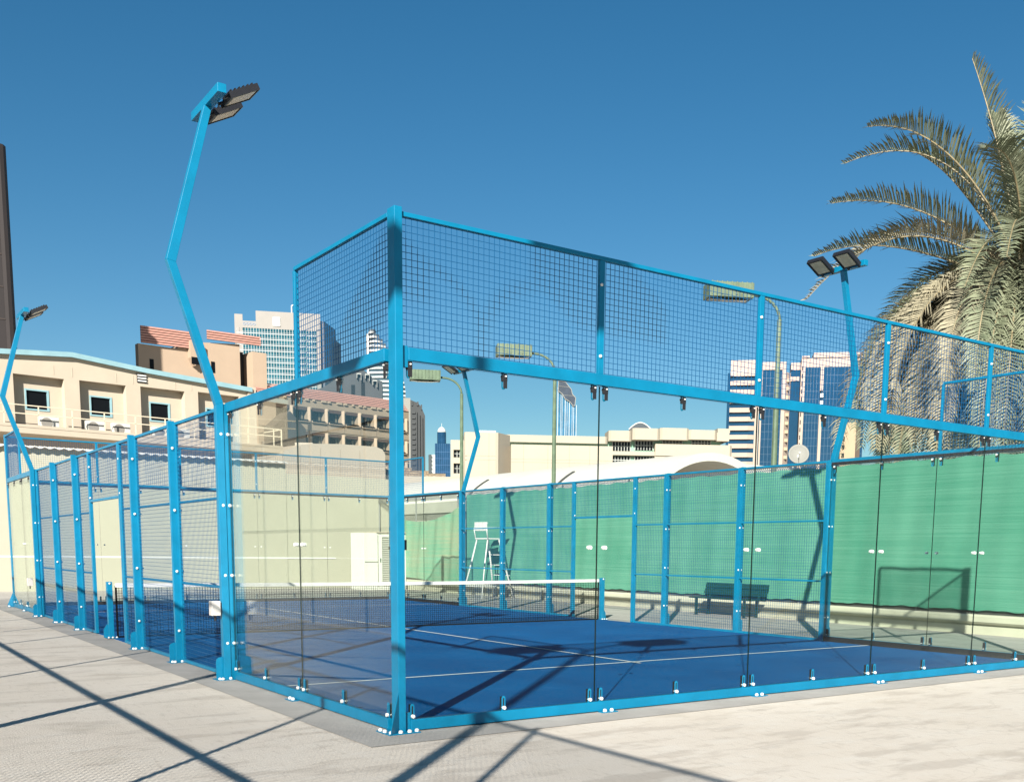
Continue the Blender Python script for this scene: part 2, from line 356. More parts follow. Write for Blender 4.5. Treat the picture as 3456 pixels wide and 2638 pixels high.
# ---------------- floodlight poles ----------------
def flood_pole(x,y,out,label):
    root=thing('floodlight_pole',label,'light pole',(x,y,0),0,'zigzag floodlight poles of the court'); o=out
    m=MB(); prof=[(.09,.012),(.09,3.0),(.54,4.4),(.11,6.02)]
    w=.04
    pts=[]
    for i,(a,z) in enumerate(prof): pts.append((a,z))
    Lh=[(a-w,z) for a,z in pts]; Rh=[(a+w,z) for a,z in pts]
    Lh=[(.05,.012),(.05,3.015),(.492,4.39),(.07,5.994)]; Rh=[(.13,.012),(.13,2.985),(.588,4.41),(.15,5.994)]
    for (a,b) in zip(range(3),range(1,4)):
        q=[Lh[a],Rh[a],Rh[b],Lh[b]]
        m.prism([(o*p[0],-.04,p[1]) for p in q],(0,.08,0))
    m.build('pole',CY,root,bevel=.003)
    c=MB(); c.box(*sorted((o*.14,o*.05)),-.45,.45,5.995,6.08); c.build('crossbar',CY,root,bevel=.003)
    for yy in(-.26,.26):
        # panel leaning up towards the court, facing down and inwards
        d=Vector((-o*.88,0,.47)); n=Vector((-o*.47,0,-.88)); c0=Vector((o*.0,yy,6.0)); h=.145
        m=MB()
        def P(s,t,v): return c0+d*s+Vector((0,t,0))+n*v
        def slab(m,s0,s1,t0,t1,v0,v1):
            i=len(m.v); m.v+=[tuple(P(s,t,v)) for s in(s0,s1) for t in(t0,t1) for v in(v0,v1)]
            m.f+=[tuple(i+k for k in q) for q in((0,1,3,2),(4,6,7,5),(0,4,5,1),(2,3,7,6),(0,2,6,4),(1,5,7,3))]
        slab(m,.02,.33,-h,h,-.03,.02)
        for k in range(6): slab(m,.04+k*.05,.053+k*.05,-h*.9,h*.9,-.055,-.03)
        slab(m,.0,.34,-h-.012,-h,-.035,.028); slab(m,.0,.34,h,h+.012,-.035,.028); slab(m,.33,.342,-h,h,-.035,.028)
        for t in(-.1,.1): m.bar(P(-.05,t,.0),P(.03,t,-.01),.03,.012)
        m.bar((o*.09,yy-.1,6.04),P(-.03,-.1,0),.03,.012); m.bar((o*.09,yy+.1,6.04),P(-.03,.1,0),.03,.012)
        hd=m.build('floodlight',BLACK,root)
        l=MB(); slab(l,.045,.31,-h+.035,h-.035,.0205,.024); l.build('lens',LENS,hd)
    return root
flood_pole(0,4,-1,'tall blue zigzag pole nearest the camera, carrying two black floodlights')
flood_pole(0,16,-1,'distant blue zigzag pole at the far left against the cream building')
flood_pole(10,4,1,'blue zigzag pole in front of the palm fronds at right')
flood_pole(10,16,1,'blue zigzag pole seen through the glass beside the green street lamp')
# junction boxes on the left poles
def jbox(x,y,z,w,h,label):
    o=MB().box(-.05,.05,-w/2,w/2,-h/2,h/2).build('junction_box',BOX,None,bevel=.006); o.location=(x,y,z)
    m=MB(); m.cyl((0,0,-h/2-.06),(0,0,1),.011,.06,8); m.build('conduit',BLACK,o)
    return tag(o,label,'junction box')
jbox(-.20,4.0,.80,.10,.16,'small white box on the blue post nearest the net, beside the glass corner')
jbox(-.24,16.0,.72,.12,.16,'small white box on the far left blue pole near the ground')
# ---------------- net ----------------
t=thing('tennis_net','black net with white top band across the blue court','net',(0,10,0))
m=MB()
zt=lambda x:.845-.02*math.sin(math.pi*(x)/10)
n=222
for k in range(n+1):
    x=.1+9.8*k/n; m.bar((x,0,.03),(x,0,zt(x)),.0055,caps=False)
for k in range(20):
    for j in range(12):
        xa=.1+9.8*j/12; xb=.1+9.8*(j+1)/12
        za=.03+(zt(xa)-.03)*k/20; zb=.03+(zt(xb)-.03)*k/20
        m.bar((xa,.002,za),(xb,.002,zb),.0055,caps=False)
m.bar((.1,0,.022),(9.9,0,.022),.02,.03)
for x in(.1,9.9): m.bar((x,0,.02),(x,0,.84),.03,.012,up=(0,1,0))
m.build('net',NET,t)
m=MB(); 
for j in range(40):
    xa=.09+9.82*j/40; xb=.09+9.82*(j+1)/40; m.bar((xa,.003*math.sin(j*1.7),zt(xa)+.005),(xb,.003*math.sin((j+1)*1.7),zt(xb)+.005),.018,.062)
m.build('headband',TAPE,t)
for x,o in((.0,-1),(10.0,1)):
    m=MB(); m.box(x-.04,x+.04,-.045,.045,.016,.905); m.box(x-.085,x+.085,-.13,.13,.013,.02); a0=x+o*.041
    p=m.build('net_post',CY,t,bevel=.003)
    g_=MB(); g_.prism([(a0,-.005,.021),(a0+o*.07,-.005,.021),(a0+o*.07,-.005,.15),(a0+o*.02,-.005,.23),(a0,-.005,.23)],(0,.01,0)); g_.box(x-.045,x+.045,-.05,.05,.76,.765); g_.build('foot_plate',CY,p)
    for dx,dy in((-.06,-.11),(0,-.11),(.06,-.11),(-.07,.1)): boltcap(p,(x+dx,dy,.02),(0,0,1),.016,.02)
    boltcap(p,(x,-.045,.88),(0,-1,0),.016)
# ---------------- parapet, windscreen, walls ----------------
PARA=mat('parapet_paint',(.57,.56,.43),.8,var=.07,scale=1.5,bump=.1,bscale=40)
m=MB(); m.box(14.0,14.3,-12,29,0,.2)
pr=[(13.99,.19),(13.94,.2),(13.9,.24),(13.9,.34),(13.93,.375),(14.32,.375),(14.32,.19)]
m.prism([(a,-12,z) for a,z in pr],(0,41,0))
tag(m.build('parapet_wall',PARA),'low pale kerb wall with rounded lip under the green windscreen','wall')
def screen_mat(name,c1,c2,tr):
    m=bpy.data.materials.new(name); m.use_nodes=True; n=m.node_tree; b=n.nodes['Principled BSDF']; b.inputs['Roughness'].default_value=.8; b.inputs['Specular IOR Level'].default_value=.15
    tc=n.nodes.new('ShaderNodeTexCoord'); mp=n.nodes.new('ShaderNodeMapping'); mp.inputs['Scale'].default_value=(1,.22,26); n.links.new(tc.outputs['Object'],mp.inputs[0])
    t1=n.nodes.new('ShaderNodeTexNoise'); t1.inputs['Scale'].default_value=1.6; t1.inputs['Detail'].default_value=6; n.links.new(mp.outputs[0],t1.inputs[0])
    t2=n.nodes.new('ShaderNodeTexNoise'); t2.inputs['Scale'].default_value=.7; t2.inputs['Detail'].default_value=3; n.links.new(tc.outputs['Object'],t2.inputs[0])
    ad=n.nodes.new('ShaderNodeMath'); ad.operation='ADD'; n.links.new(t1.outputs[0],ad.inputs[0]); n.links.new(t2.outputs[0],ad.inputs[1])
    rp=n.nodes.new('ShaderNodeMapRange'); rp.inputs[1].default_value=.75; rp.inputs[2].default_value=1.3; n.links.new(ad.outputs[0],rp.inputs[0])
    mx=n.nodes.new('ShaderNodeMix'); mx.data_type='RGBA'; mx.inputs[6].default_value=(*c1,1); mx.inputs[7].default_value=(*c2,1); n.links.new(rp.outputs[0],mx.inputs[0])
    n.links.new(mx.outputs[2],b.inputs['Base Color'])
    bp=n.nodes.new('ShaderNodeBump'); bp.inputs['Strength'].default_value=.25; bp.inputs['Distance'].default_value=.03; n.links.new(t1.outputs[0],bp.inputs['Height']); n.links.new(bp.outputs[0],b.inputs['Normal'])
    return m
SCR=screen_mat('green_screen',(.05,.19,.13),(.095,.25,.18),0)
SCR2=screen_mat('pale_green_screen',(.09,.27,.18),(.24,.27,.18),0)
GALV=mat('galvanised_wire',(.35,.36,.34),.5,.6)
def cloth(y0,y1,zb,zt_,step=.12,amp=.009,x=13.93):
    m=MB(); ny=int((y1-y0)/step); nz=14
    idx={}
    for i in range(ny+1):
        y=y0+(y1-y0)*i/ny
        for j in range(nz+1):
            tt=j/nz; z=zb(y)+(zt_(y)-zb(y))*tt
            m.v.append((x+amp*(math.sin(y*5.1+tt*2)+.6*math.sin(y*11+3*tt))*(1 if j not in(0,) else .3)-.0*tt,y,z))
    for i in range(ny):
        for j in range(nz):
            a=i*(nz+1)+j; m.f.append((a,a+1,a+nz+2,a+nz+1))
    return m
rt=lambda y:3.285+.022*abs(math.sin(y*2.1))+.012*math.sin(y*9.7)
rb=lambda y:.452+.012*math.sin(y*6.3)+.008*math.sin(y*17)
o=cloth(-11,15.55,rb,rt,.08).build('windscreen',SCR,smooth=True); tag(o,'bright green mesh windscreen stretched along the right boundary','windscreen')
o=cloth(15.5,22.3,rb,lambda y:rt(y)-.02,.08,x=13.945).build('windscreen',SCR,smooth=True); tag(o,'duller green windscreen length behind the white umpire chair','windscreen')
sag=lambda y:3.08-.62*math.sin(math.pi*min(1,max(0,(y-22.3)/6.2)))**.8
o=cloth(22.35,27.3,lambda y:.40+.05*math.sin(y),sag,.1,.03,13.9).build('windscreen',SCR2,smooth=True); tag(o,'pale faded green cloth sagging at its top next to the white cabinet','windscreen')
# chain-link fence that carries the windscreen
def chain(m,P,a0,a1,z0,z1,pitch=.07,w=.003):
    h=z1-z0; n=int((a1-a0+h)/pitch)
    for k in range(n+1):
        for s in(1,-1):
            a=a0-h+k*pitch if s>0 else a0+k*pitch
            b=a+h*s; za,zb=z0,z1
            if s>0:
                if a<a0: za=z0+(a0-a); a=a0
                if b>a1: zb=z1-(b-a1); b=a1
            else:
                if a>a1: za=z0+(a-a1); a=a1
                if b<a0: zb=z1-(a0-b); b=a0
            if zb-za>.02: m.bar(P(a,za),P(b,zb),w,caps=False)
t=thing('chain_link_fence','thin galvanised fence behind the green windscreen','fence')
m=MB(); chain(m,lambda a,z:(13.99,a,z),-11,29,.376,.53,.06,.009); chain(m,lambda a,z:(13.99,a,z),-11,29,3.20,3.40,.06,.008)
m.build('wire_mesh',GALV,t)
for k in range(14):
    y=-10+k*3; MB().tube([(14.03,y,.376),(14.03,y,3.42)],.03,8).build('post',GALV,t)
m=MB(); m.tube([(14.03,-11,3.40),(14.03,29,3.40)],.022,6); m.tube([(14.03,-11,1.9),(14.03,29,1.9)],.02,6); m.build('rail',GALV,t)
# backing wall behind the windscreen
WALLW=mat('white_wall',(.72,.68,.60),.85,var=.08,scale=.7,bump=.1,bscale=30)
tag(MB().box(14.9,15.1,-12,28.9,0,3.20).build('boundary_wall',mat('grey_render',(.42,.42,.36),.9,var=.1,scale=1)),'grey wall seen above the sagging cloth behind the windscreen','wall')  # plain grey-green concrete tone
# far practice wall
PW=mat('practice_wall_paint',(.50,.48,.375),.85,var=.04,scale=.5,bump=.1,bscale=30,detail=6)
t=thing('practice_wall','long pale green wall with a white line behind the far end','wall',(0,29,0))
m=MB(); m.box(-22,10.3,0,.3,0,4.5); m.box(10.3,14.6,.02,.3,0,4.15); m.build('wall',PW,t)
MB().box(-22,12.2,-.004,.0,1.085,1.14).build('white_line',WHITE,t)
m=MB()
CORR=mat('white_sheet',(.78,.76,.70),.6,var=.05)
N=460
for k in range(N):
    x=-22+32.3*k/N; x2=x+32.3/N; a=.03*math.sin(x*2*math.pi/.28); b=.03*math.sin(x2*2*math.pi/.28)
    m.poly([(x,-.25,4.53+a),(x2,-.25,4.53+b),(x2,.6,4.62+b),(x,.6,4.62+a)]); m.poly([(x,-.25,4.515+a),(x2,-.25,4.515+b),(x2,-.25,4.55+b),(x,-.25,4.55+a)])
m.build('corrugated_cap',CORR,t)
# cabinet
t=thing('louvred_cabinet','white louvred metal cabinet in the corner by the pale wall','cabinet',(12.8,26.55,0))
CAB=mat('cabinet_white',(.82,.80,.72),.5,var=.03,scale=2)
m=MB(); m.box(-.6,-.02,.02,1.1,0,2.05); m.box(-.02,.13,0,1.1,0,2.0); m.box(.13,1.0,.12,1.1,0,2.0); m.box(.13,1.0,0,.119,0,.12); m.box(.13,1.0,0,.119,1.9,2.0); m.box(1.0,1.08,-.02,1.1,0,2.0); m.build('body',CAB,t,bevel=.006)
m=MB()
for k in range(26):
    z=.14+k*.067; m.prism([(.135,.0,z),(.135,.09,z+.04),(.135,.09,z+.05),(.135,-.005,z+.012)],(.86,0,0))
m.build('louvre',CAB,t)
m=MB(); m.box(-.55,-.04,.005,.019,1.0,1.02); m.box(-.04,-.03,.0,.019,.1,1.98); m.build('door_seam',bpy.data.materials['joint_dark'],t)
m=MB(); m.box(-.1,1.15,-.08,1.15,2.055,2.09); m.build('lid',mat('cabinet_lid',(.5,.42,.32),.7,var=.2,scale=5),t)
MB().box(.03,.06,-.03,-.001,1.0,1.15).build('handle',STEEL,t)
# umpire chair
t=thing('umpire_chair','tall white umpire chair behind the right mesh fence','chair',(13.1,19.6,0),R(186))
t.scale=(1,1,.9)
WT=MB
def seg(name,pts,rad=.024): return MB().tube(pts,rad,8).build(name,WHITE,t,smooth=True)
for sy in(-1,1):
    seg('leg',[(-.62*1,sy*.5,0),(-.38,sy*.34,1.2),(-.22,sy*.27,2.0)]); seg('leg',[(.62,sy*.5,0),(.38,sy*.34,1.2),(.22,sy*.27,2.0)])
    seg('armrest',[(.24,sy*.30,2.0),(.3,sy*.32,2.38),(-.2,sy*.32,2.40)],.02)
for z,xx,yy in((.42,.54,.45),): 
    m=MB()
    for sy in(-1,1): m.bar((-xx,sy*yy,z),(xx,sy*yy,z),.05,.03)
    for sx in(-1,1): m.bar((sx*xx,-yy,z),(sx*xx,yy,z),.05,.03)
    m.build('brace',WHITE,t)
for k,z in enumerate((.42,.78,1.13,1.48)):
    q=.54-.17*z; MB().bar((-.66+.205*z,-q,z),(-.66+.205*z,q,z),.09,.025).build('step',WHITE,t)
MB().box(-.27,.27,-.3,.3,2.0,2.045).build('seat',WHITE,t,bevel=.01)
m=MB()
for k in range(9): y=-.3+k*.07; m.box(.27,.295,y,y+.045,2.30,2.58)
m.box(.262,.269,-.32,.32,2.28,2.33); m.box(.262,.269,-.32,.32,2.52,2.57)
m.build('backrest',WHITE,t)
m=MB(); m.box(-.34,-.12,-.42,.42,2.38,2.41); m.build('writing_shelf',WHITE,t,bevel=.004)
# bench
t=thing('park_bench','dark green metal bench in front of the green windscreen','bench',(13.48,9.72,0))
for y in(-.78,.78):
    for x in(-.2,.2):
        m=MB(); m.box(x-.025,x+.025,y-.025,y+.025,.012,.40); m.box(x-.05,x+.05,y-.05,y+.05,.006,.0119); m.build('leg',BENCH,t)
    MB().bar((-.2,y,.12),(.2,y,.12),.02,.03).build('brace',BENCH,t)
m=MB()
for k in range(4): m.box(-.25+k*.13,-.14+k*.13,-1.0,1.0,.401,.425)
m.build('seat',BENCH,t,bevel=.005)
m=MB()
for z0,z1,dx in((.50,.62,.255),(.64,.76,.30)): m.prism([(dx,-1.0,z0),(dx+.03,-1.0,z0-.005),(dx+.07,-1.0,z1-.01),(dx+.04,-1.0,z1)],(0,2.0,0))
m.build('backrest',BENCH,t)
for y in(-.78,.78): MB().bar((.24,y,.40),(.35,y,.74),.03,.03).build('back_support',BENCH,t)
# ---------------- street lamps ----------------
def street_lamp(x,y,ang,label,double=False,H=7.3):
    root=thing('street_lamp',label,'street lamp',(x,y,0),ang,'green box street lamps')
    m=MB(); m.tube([(0,0,0),(0,0,.9)],.09,10); m.tube([(0,0,.9),(0,0,H-.6)],[.075,.055],10); m.build('pole',GREENP,root,smooth=False)
    for s in((1,-1) if double else (1,)):
        pts=[(0,0,H-.62)]
        for k in range(1,9):
            a=k/8*math.pi/2; pts.append((s*.62*(1-math.cos(a)),0,H-.62+.52*math.sin(a)))
        pts.append((s*.72,0,H-.09)); MB().tube(pts,.035,8).build('arm',GREENP,root,smooth=True)
        h=MB(); h.box(*sorted((s*.72,s*1.74)),-.25,.25,H-.22,H+.1)
        for k in range(9):
            xx=s*(.76+k*.115); h.box(*sorted((xx,xx+s*.03)),-.265,.265,H-.18,H+.11)
        hd=h.build('lamp_head',GREENP,root,bevel=.01)
        l=MB(); l.prism([(s*.78,-.18,H-.221),(s*1.68,-.18,H-.221),(s*1.45,-.02,H-.27),(s*1.02,-.02,H-.27)],(0,.2,0)); l.build('diffuser',mat('diffuser',(.45,.44,.36),.3,var=.1,scale=8),hd)
    return root
la=math.atan2(.43,-.9)
street_lamp(14.35,23.3,la,'green box street lamp left of the far blue floodlight pole')
street_lamp(14.35,17.9,la,'green box street lamp rising behind the blue mesh at middle')
street_lamp(14.35,9.2,la,'green box street lamp beside the blue glass towers at right')
street_lamp(-5.2,-5.9,math.pi,'double armed green lamp whose shadow falls on the court',True,8.0)
# ---------------- chain-link fence behind the camera (casts the long shadows) ----------------
t=thing('chain_link_fence','tall wire fence left of the court, seen by its shadow','fence')
XF=-4.17
m=MB(); chain(m,lambda a,z:(XF,a,z),-9.5,19.5,.05,3.60,.075,.0048); m.build('wire_mesh',GALV,t)
for y in(-8.7,-5.6,-2.63,.44,3.5,7.2,9.36,11.8,14.4,17.4):
    MB().tube([(XF,y,0),(XF,y,3.72)],.027 if y!=.44 else .062,8).build('post',GALV,t)
MB().tube([(XF,-9.5,3.63),(XF,19.5,3.63)],.026,8).build('rail',GALV,t)
MB().tube([(XF,-9.5,1.81),(XF,19.5,1.81)],.032,8).build('rail',GALV,t)
# ---------------- buildings ----------------
def wall_open(m,x0,x1,z0,z1,ops,d,y=0):
    """front wall at y with rectangular openings (reveals d deep)"""
    xs=sorted({x0,x1,*[a for o in ops for a in o[:2]]}); zs=sorted({z0,z1,*[a for o in ops for a in o[2:4]]})
    for i in range(len(xs)-1):
        for j in range(len(zs)-1):
            cx=(xs[i]+xs[i+1])/2; cz=(zs[j]+zs[j+1])/2
            if any(o[0]<cx<o[1] and o[2]<cz<o[3] for o in ops): continue
            m.poly([(xs[i],y,zs[j]),(xs[i+1],y,zs[j]),(xs[i+1],y,zs[j+1]),(xs[i],y,zs[j+1])])
    for a,b,c,e in ops:
        for q in(((a,c),(a,e)),((a,e),(b,e)),((b,e),(b,c)),((b,c),(a,c))):
            (p0,q0),(p1,q1)=q; m.poly([(p0,y,q0),(p1,y,q1),(p1,y+d,q1),(p0,y+d,q0)])
DARKG=mat('dark_window',(.006,.007,.009),.35,spec=.15)
BLUEF=mat('pale_blue_trim',(.30,.50,.55),.5,var=.08,scale=2)
CREAM=mat('cream_render',(.58,.495,.385),.9,var=.05,scale=.8,bump=.15,bscale=25,detail=7)
# A: cream hall
A=thing('cream_building','cream rendered hall with pale blue eaves and square dark windows','building',(0,45,0),R(7))
recs=[(-1.5,.9,6.7,9.05),(1.05,3.2,6.7,9.1),(3.97,6.16,6.7,9.17),(6.84,9.0,6.7,9.2),(9.70,11.92,6.7,9.24),(12.62,14.84,6.7,9.3)]
m=MB(); 
wall_open(m,-16,15.5,6.65,9.45,recs,.42)
prof=[(-16,8.6),(-4,9.5),(3.4,9.95),(6.5,10.2),(10,9.9),(15.5,9.6)]
for (a,za),(b,zb) in zip(prof,prof[1:]): m.poly([(a,0,9.45 if min(za,zb)>9.45 else 9.45),(b,0,9.45),(b,0,zb),(a,0,za)])
m.poly([(15.5,0,0),(15.5,14,0),(15.5,14,9.9),(15.5,0,9.9)]); m.box(15.3,15.75,-.1,.4,6.7,9.85)
m.box(-16,15.5,1.2,1.5,0,6.65)
for s in(.2,1.9,2.6,5.7,6.52,8.54,9.34,11.43,12.27): m.box(s,s+.035,-.012,0,9.31,9.62+ (0.1 if s>3 else 0))
m.build('wall',CREAM,A)
for a,b,c,e in recs:
    w=MB(); wx=a+.58; 
    wl=MB(); wall_open(wl,a,b,c,e,[(wx,wx+1.0,7.7,8.6)],.12,.42); rc=wl.build('recess_wall',CREAM,A)
    fr=MB()
    for q in((wx-.02,wx+.05,7.66,8.62),(wx+.95,wx+1.03,7.66,8.62),(wx+.05,wx+.95,7.66,7.73),(wx+.05,wx+.95,8.55,8.62)): fr.box(q[0],q[1],.39,.5,q[2],q[3])
    wf=fr.build('window',BLUEF,A); MB().box(wx+.04,wx+.96,.49,.52,7.72,8.56).build('pane',DARKG,wf)
m=MB()
for (a,za),(b,zb) in zip(prof,prof[1:]): m.prism([(a,-.22,za-.02),(b,-.22,zb-.02),(b,-.22,zb+.2),(a,-.22,za+.2)],(0,12,0))
m.build('roof',BLUEF,A)
m=MB(); m.box(-16,16.45,-1.6,1.19,6.40,6.66); m.box(-16,16.45,-1.62,-1.5,6.66,6.78); m.build('balcony_slab',CREAM,A)
RAILM=mat('cream_rail',(.75,.66,.5),.6)
m=MB()
for z in(7.25,7.62): m.bar((-16,-1.55,z),(16.4,-1.55,z),.045)
m.bar((16.4,-1.55,7.62),(16.4,1,7.62),.045)
k=-15.5
while k<16.4: m.bar((k,-1.55,6.78),(k,-1.55,7.62),.045); k+=1.43
m.bar((16.4,-1.55,6.78),(16.4,-1.55,7.62),.05)
m.build('railing',RAILM,A)
m=MB()
for z in(9.46,9.59,9.72): m.box(9.57,9.98,-.10,-.051,z,z+.065)
m.build('vent',WHITE,A); MB().box(9.55,10.0,-.05,-.001,9.42,9.84).build('vent_recess',BLACK,A)
m=MB(); 
for a in(.6,3.4): m.bar((a,-.45,6.95),(a+1.6,-.45,6.95),.03)
for a in(6.2,11.8): m.bar((a,-.2,7.0),(a+2.4,-.2,7.0),.04)
m.build('pipe',BLACK,A)
ACW=mat('ac_casing',(.72,.70,.64),.5,var=.04)
cr7=(math.cos(R(7)),math.sin(R(7)))
for i,(s,dx) in enumerate(((4.75,.0),(6.8,.0),(7.98,0),(9.9,0),(10.9,0),(13.2,0))):
    lab=['outdoor unit under the leftmost visible cream window','outdoor unit left of the cream hall second window base','outdoor unit right of the one under the second window','outdoor unit under the third cream window','outdoor unit right of the third cream window base','outdoor unit seen through mesh below the fourth window'][i]
    loc=Vector((s*cr7[0]+.9*cr7[1],45+s*cr7[1]-.9*cr7[0],6.66))
    q=thing('air_conditioner','white '+lab,'air conditioner',loc,R(7),'outdoor cooling units on the cream balcony')
    MB().box(0,.82,0,.32,.06,.62).build('casing',ACW,q,bevel=.01)
    MB().cyl((.29,-.001,.34),(0,-1,0),.24,.012,20).build('fan_grille',mat('fan_grey',(.3,.28,.25),.6),q)
    m=MB(); m.box(.05,.12,.02,.3,0,.06); m.box(.7,.77,.02,.3,0,.06); m.build('foot',BLACK,q)
# B: brown hotel
TAN=mat('tan_render',(.34,.26,.185),.9,var=.07,scale=.4,bump=.1,bscale=10,detail=7)
TAN2=mat('pale_tan_render',(.50,.375,.27),.9,var=.04,scale=.4)
PINK=mat('pink_tile',(.62,.32,.255),.7,var=.08,scale=2)
B=thing('brown_hotel','tan concrete block with deep chamfered windows under a striped pink roof','building',(55.41,130.58,0),R(9))
ops=[]
for k in range(-2,6):
    a=-2.08+2.76*k
    for z0,z1 in((19.2,20.85),(16.0,17.55),(12.9,14.5)):
        if a>-8: ops.append((a,a+2.1,z0,z1))
m=MB(); wall_open(m,-10.3,14.6,2,22.0,ops,.9)
m.poly([(14.6,0,2),(14.6,20,2),(14.6,20,22),(14.6,0,22)])
for k in range(-3,6): m.box(-2.45+2.76*k,-2.33+2.76*k,-.05,-.001,17.9,19.0)
m.box(-10.3,14.6,-.12,-.001,17.75,17.85); m.box(-10.3,14.6,-.12,-.001,14.6,14.7)
m.build('wall',TAN,B)
CURT=mat('curtain',(.16,.14,.10),.9,var=.3,scale=3,stretch=(6,1,1))
for a,b,c,e in ops:
    w=MB(); w.prism([(a,-.35,c-.28),(b,-.35,c-.28),(b,.0,c),(a,.0,c)],(0,.02,-.04)); w.box(a+.1,b-.1,.85,.9,c,e); 
    wo_=w.build('window',DARKG,B)
    s=MB(); s.prism([(a+.4,-.001,c),(a,-.001,c),(a-.25,-.34,c-.32),(b+.1,-.34,c-.32),(b,-.001,c)],(0,0,-.06)); s.prism([(b,-.001,c),(b,-.001,e),(b+.22,-.34,e+.05),(b+.22,-.34,c-.3)],(.05,0,0)); s.build('sill',TAN2,wo_)
    s=MB(); s.box(b-.55,b-.25,.80,.84,c+.02,e-.5); s.build('curtain',CURT,wo_)
    s=MB(); s.box(a,b,.05,.6,e-.42,e-.02); s.build('awning',mat('awning_brown',(.09,.05,.035),.8) if 'awning_brown' not in bpy.data.materials else bpy.data.materials['awning_brown'],wo_)
m=MB()
for k in range(6):
    z=22.02+k*.275; y=-.2+k*.30; m.box(-10.4,14.4,y,y+.12,z,z+.165)
m.build('roof',PINK,B)
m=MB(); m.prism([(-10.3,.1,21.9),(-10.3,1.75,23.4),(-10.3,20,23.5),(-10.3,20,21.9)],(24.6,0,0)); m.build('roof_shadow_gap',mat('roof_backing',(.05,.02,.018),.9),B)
m=MB()
for k in range(18):
    a=-8+k*1.2+random.random()*.5; m.box(a,a+.25+random.random()*.6,-.28,-.02,21.72,21.95)
m.build('bracket',TAN2,B)
m=MB(); m.box(-9.6,-4.9,-3.0,-.2,2,17.5); m.prism([(-9.6,-3,17.5),(-4.9,-3,17.5),(-7.2,-3,19.6)],(0,2.8,0)); m.box(-4.6,-4.2,-3.4,-3,2,18.2); m.build('annex',mat('tan_in_shadow',(.065,.05,.038),.9,var=.2,scale=.6),B)  # annex colour darkened to paint in the cream hall's shadow
# B block left
B2=thing('tan_block','plain tan tower block with striped pink roof bands','building',(30.03,128.6,0),R(6))
m=MB(); m.box(.1,5.9,0,1,2,26.4); m.prism([(4.9,-.001,26.4),(6.35,-.001,27.45),(13.4,-.001,28.1),(13.4,-.001,22),(4.9,-.001,22)],(0,11,0)); m.box(5.9,13.4,.01,11,2,22)
m.box(14.9,16.9,-.6,9,2,27.3)
m.prism([(6.35,-.9,27.45),(7.9,-.9,27.5),(7.9,-.9,25.6),(6.9,-.9,24.4),(6.35,-.9,25.4)],(0,.89,0)); m.build('wall',TAN2,B2)
m=MB(); m.box(13.6,14.8,2,9,2,27.5); m.build('stair_shaft',BLACK,B2)
for a,z0,z1 in((1.45,23.5,24.7),(9.4,24.0,25.4)): MB().box(a,a+.5,-.06,-.003,z0,z1).build('window',DARKG,B2)
MB().box(6.45,7.8,-.93,-.901,24.6,25.5).build('window',DARKG,B2)
for x0,x1,z0,z1,n in((.3,6.8,26.5,28.6,7),(8.8,16.2,28.1,29.3,4)):
    m=MB()
    for k in range(n):
        z=z0+(z1-z0)*k/n; h=(z1-z0)/n; m.prism([(x0,-.5,z),(x0,-.5,z+h*.68),(x0,-.38,z+h*.68),(x0,-.38,z)],(x1-x0,0,.1*(x1-x0)/6))
    m.build('roof_slats',PINK,B2)
    m=MB(); m.prism([(x0+.1,-.36,z0),(x0+.1,-.36,z1-.1),(x0+.1,-.1,z1-.1),(x0+.1,-.1,z0)],(x1-x0-.2,0,.1*(x1-x0)/6)); m.build('roof_core',bpy.data.materials['roof_backing'],B2)
# C: glass grid tower (600 m away)
SC=2
C_=thing('grid_tower','office tower with white window grid and a round emblem under its parapet','building',(113.68*SC+3.7,268.8*SC+7.3,0),R(-24))
CLAD=mat('grey_cladding',(.31,.29,.265),.7,var=.04,scale=.2); TEAL=mat('teal_glass',(.02,.10,.13),.08,var=.5,scale=.12); WG=mat('white_mullion',(.42,.46,.47),.6)
m=MB(); m.box(-45.5,0,.5,36,0,122); m.box(-45.5,-41.2,.0,.5,0,128); m.box(-41.2,-34.2,.0,.5,121,124.6); m.box(-34.2,0,.0,.5,121,130.2); m.box(-1.9,0,.0,.5,0,122)
m.prism([(.01,0,0),(.01,36,0),(.01,36,112),(.01,20,120),(.01,0,130.2)],(.3,0,0)); m.build('cladding',CLAD,C_)
m=MB(); m.box(-44.5,-2,.2,.45,20,121); m.build('glass',TEAL,C_)
m=MB(); k=-44.5
i=0
while k<-2: m.box(k,k+.24,.0,.25,20,121); k+=1.48; i+=1
z=20.5
while z<121: m.box(-44.5,-2,-.04,.19,z,z+.42); m.box(-44.5,-2,.02,.19,z+1.0,z+1.12); z+=3.05
m.build('mullion',WG,C_)
m=MB(); m.box(-25.1,-21.2,-.6,-.05,122.6,127.2); em=m.build('sign_panel',WHITE,C_)
m=MB(); n=24
for k in range(n):
    a=2*math.pi*k/n; b=2*math.pi*(k+1)/n; m.bar((-23.15+1.35*math.cos(a),-.68,124.9+1.35*math.sin(a)),(-23.15+1.35*math.cos(b),-.68,124.9+1.35*math.sin(b)),.16,.26)
for dx,dz in((-.55,.25),(.45,.05),(0,-.7),(0,.75),(-.3,.5)): m.box(-23.15+dx-.14,-23.15+dx+.14,-.72,-.61,124.9+dz-.2,124.9+dz+.2)
m.build('emblem',mat('emblem_grey',(.28,.29,.33),.5),C_)
m=MB()
for q in range(4):
    cx=-40.3+1.75*q
    for k in range(8):
        a=2*math.pi*k/8; b=2*math.pi*(k+1)/8; m.bar((cx+.65*math.cos(a),-.12,123+.65*math.sin(a)),(cx+.65*math.cos(b),-.12,123+.65*math.sin(b)),.2,.2)
m.build('lattice',mat('lattice_blue',(.2,.3,.45),.5),C_)
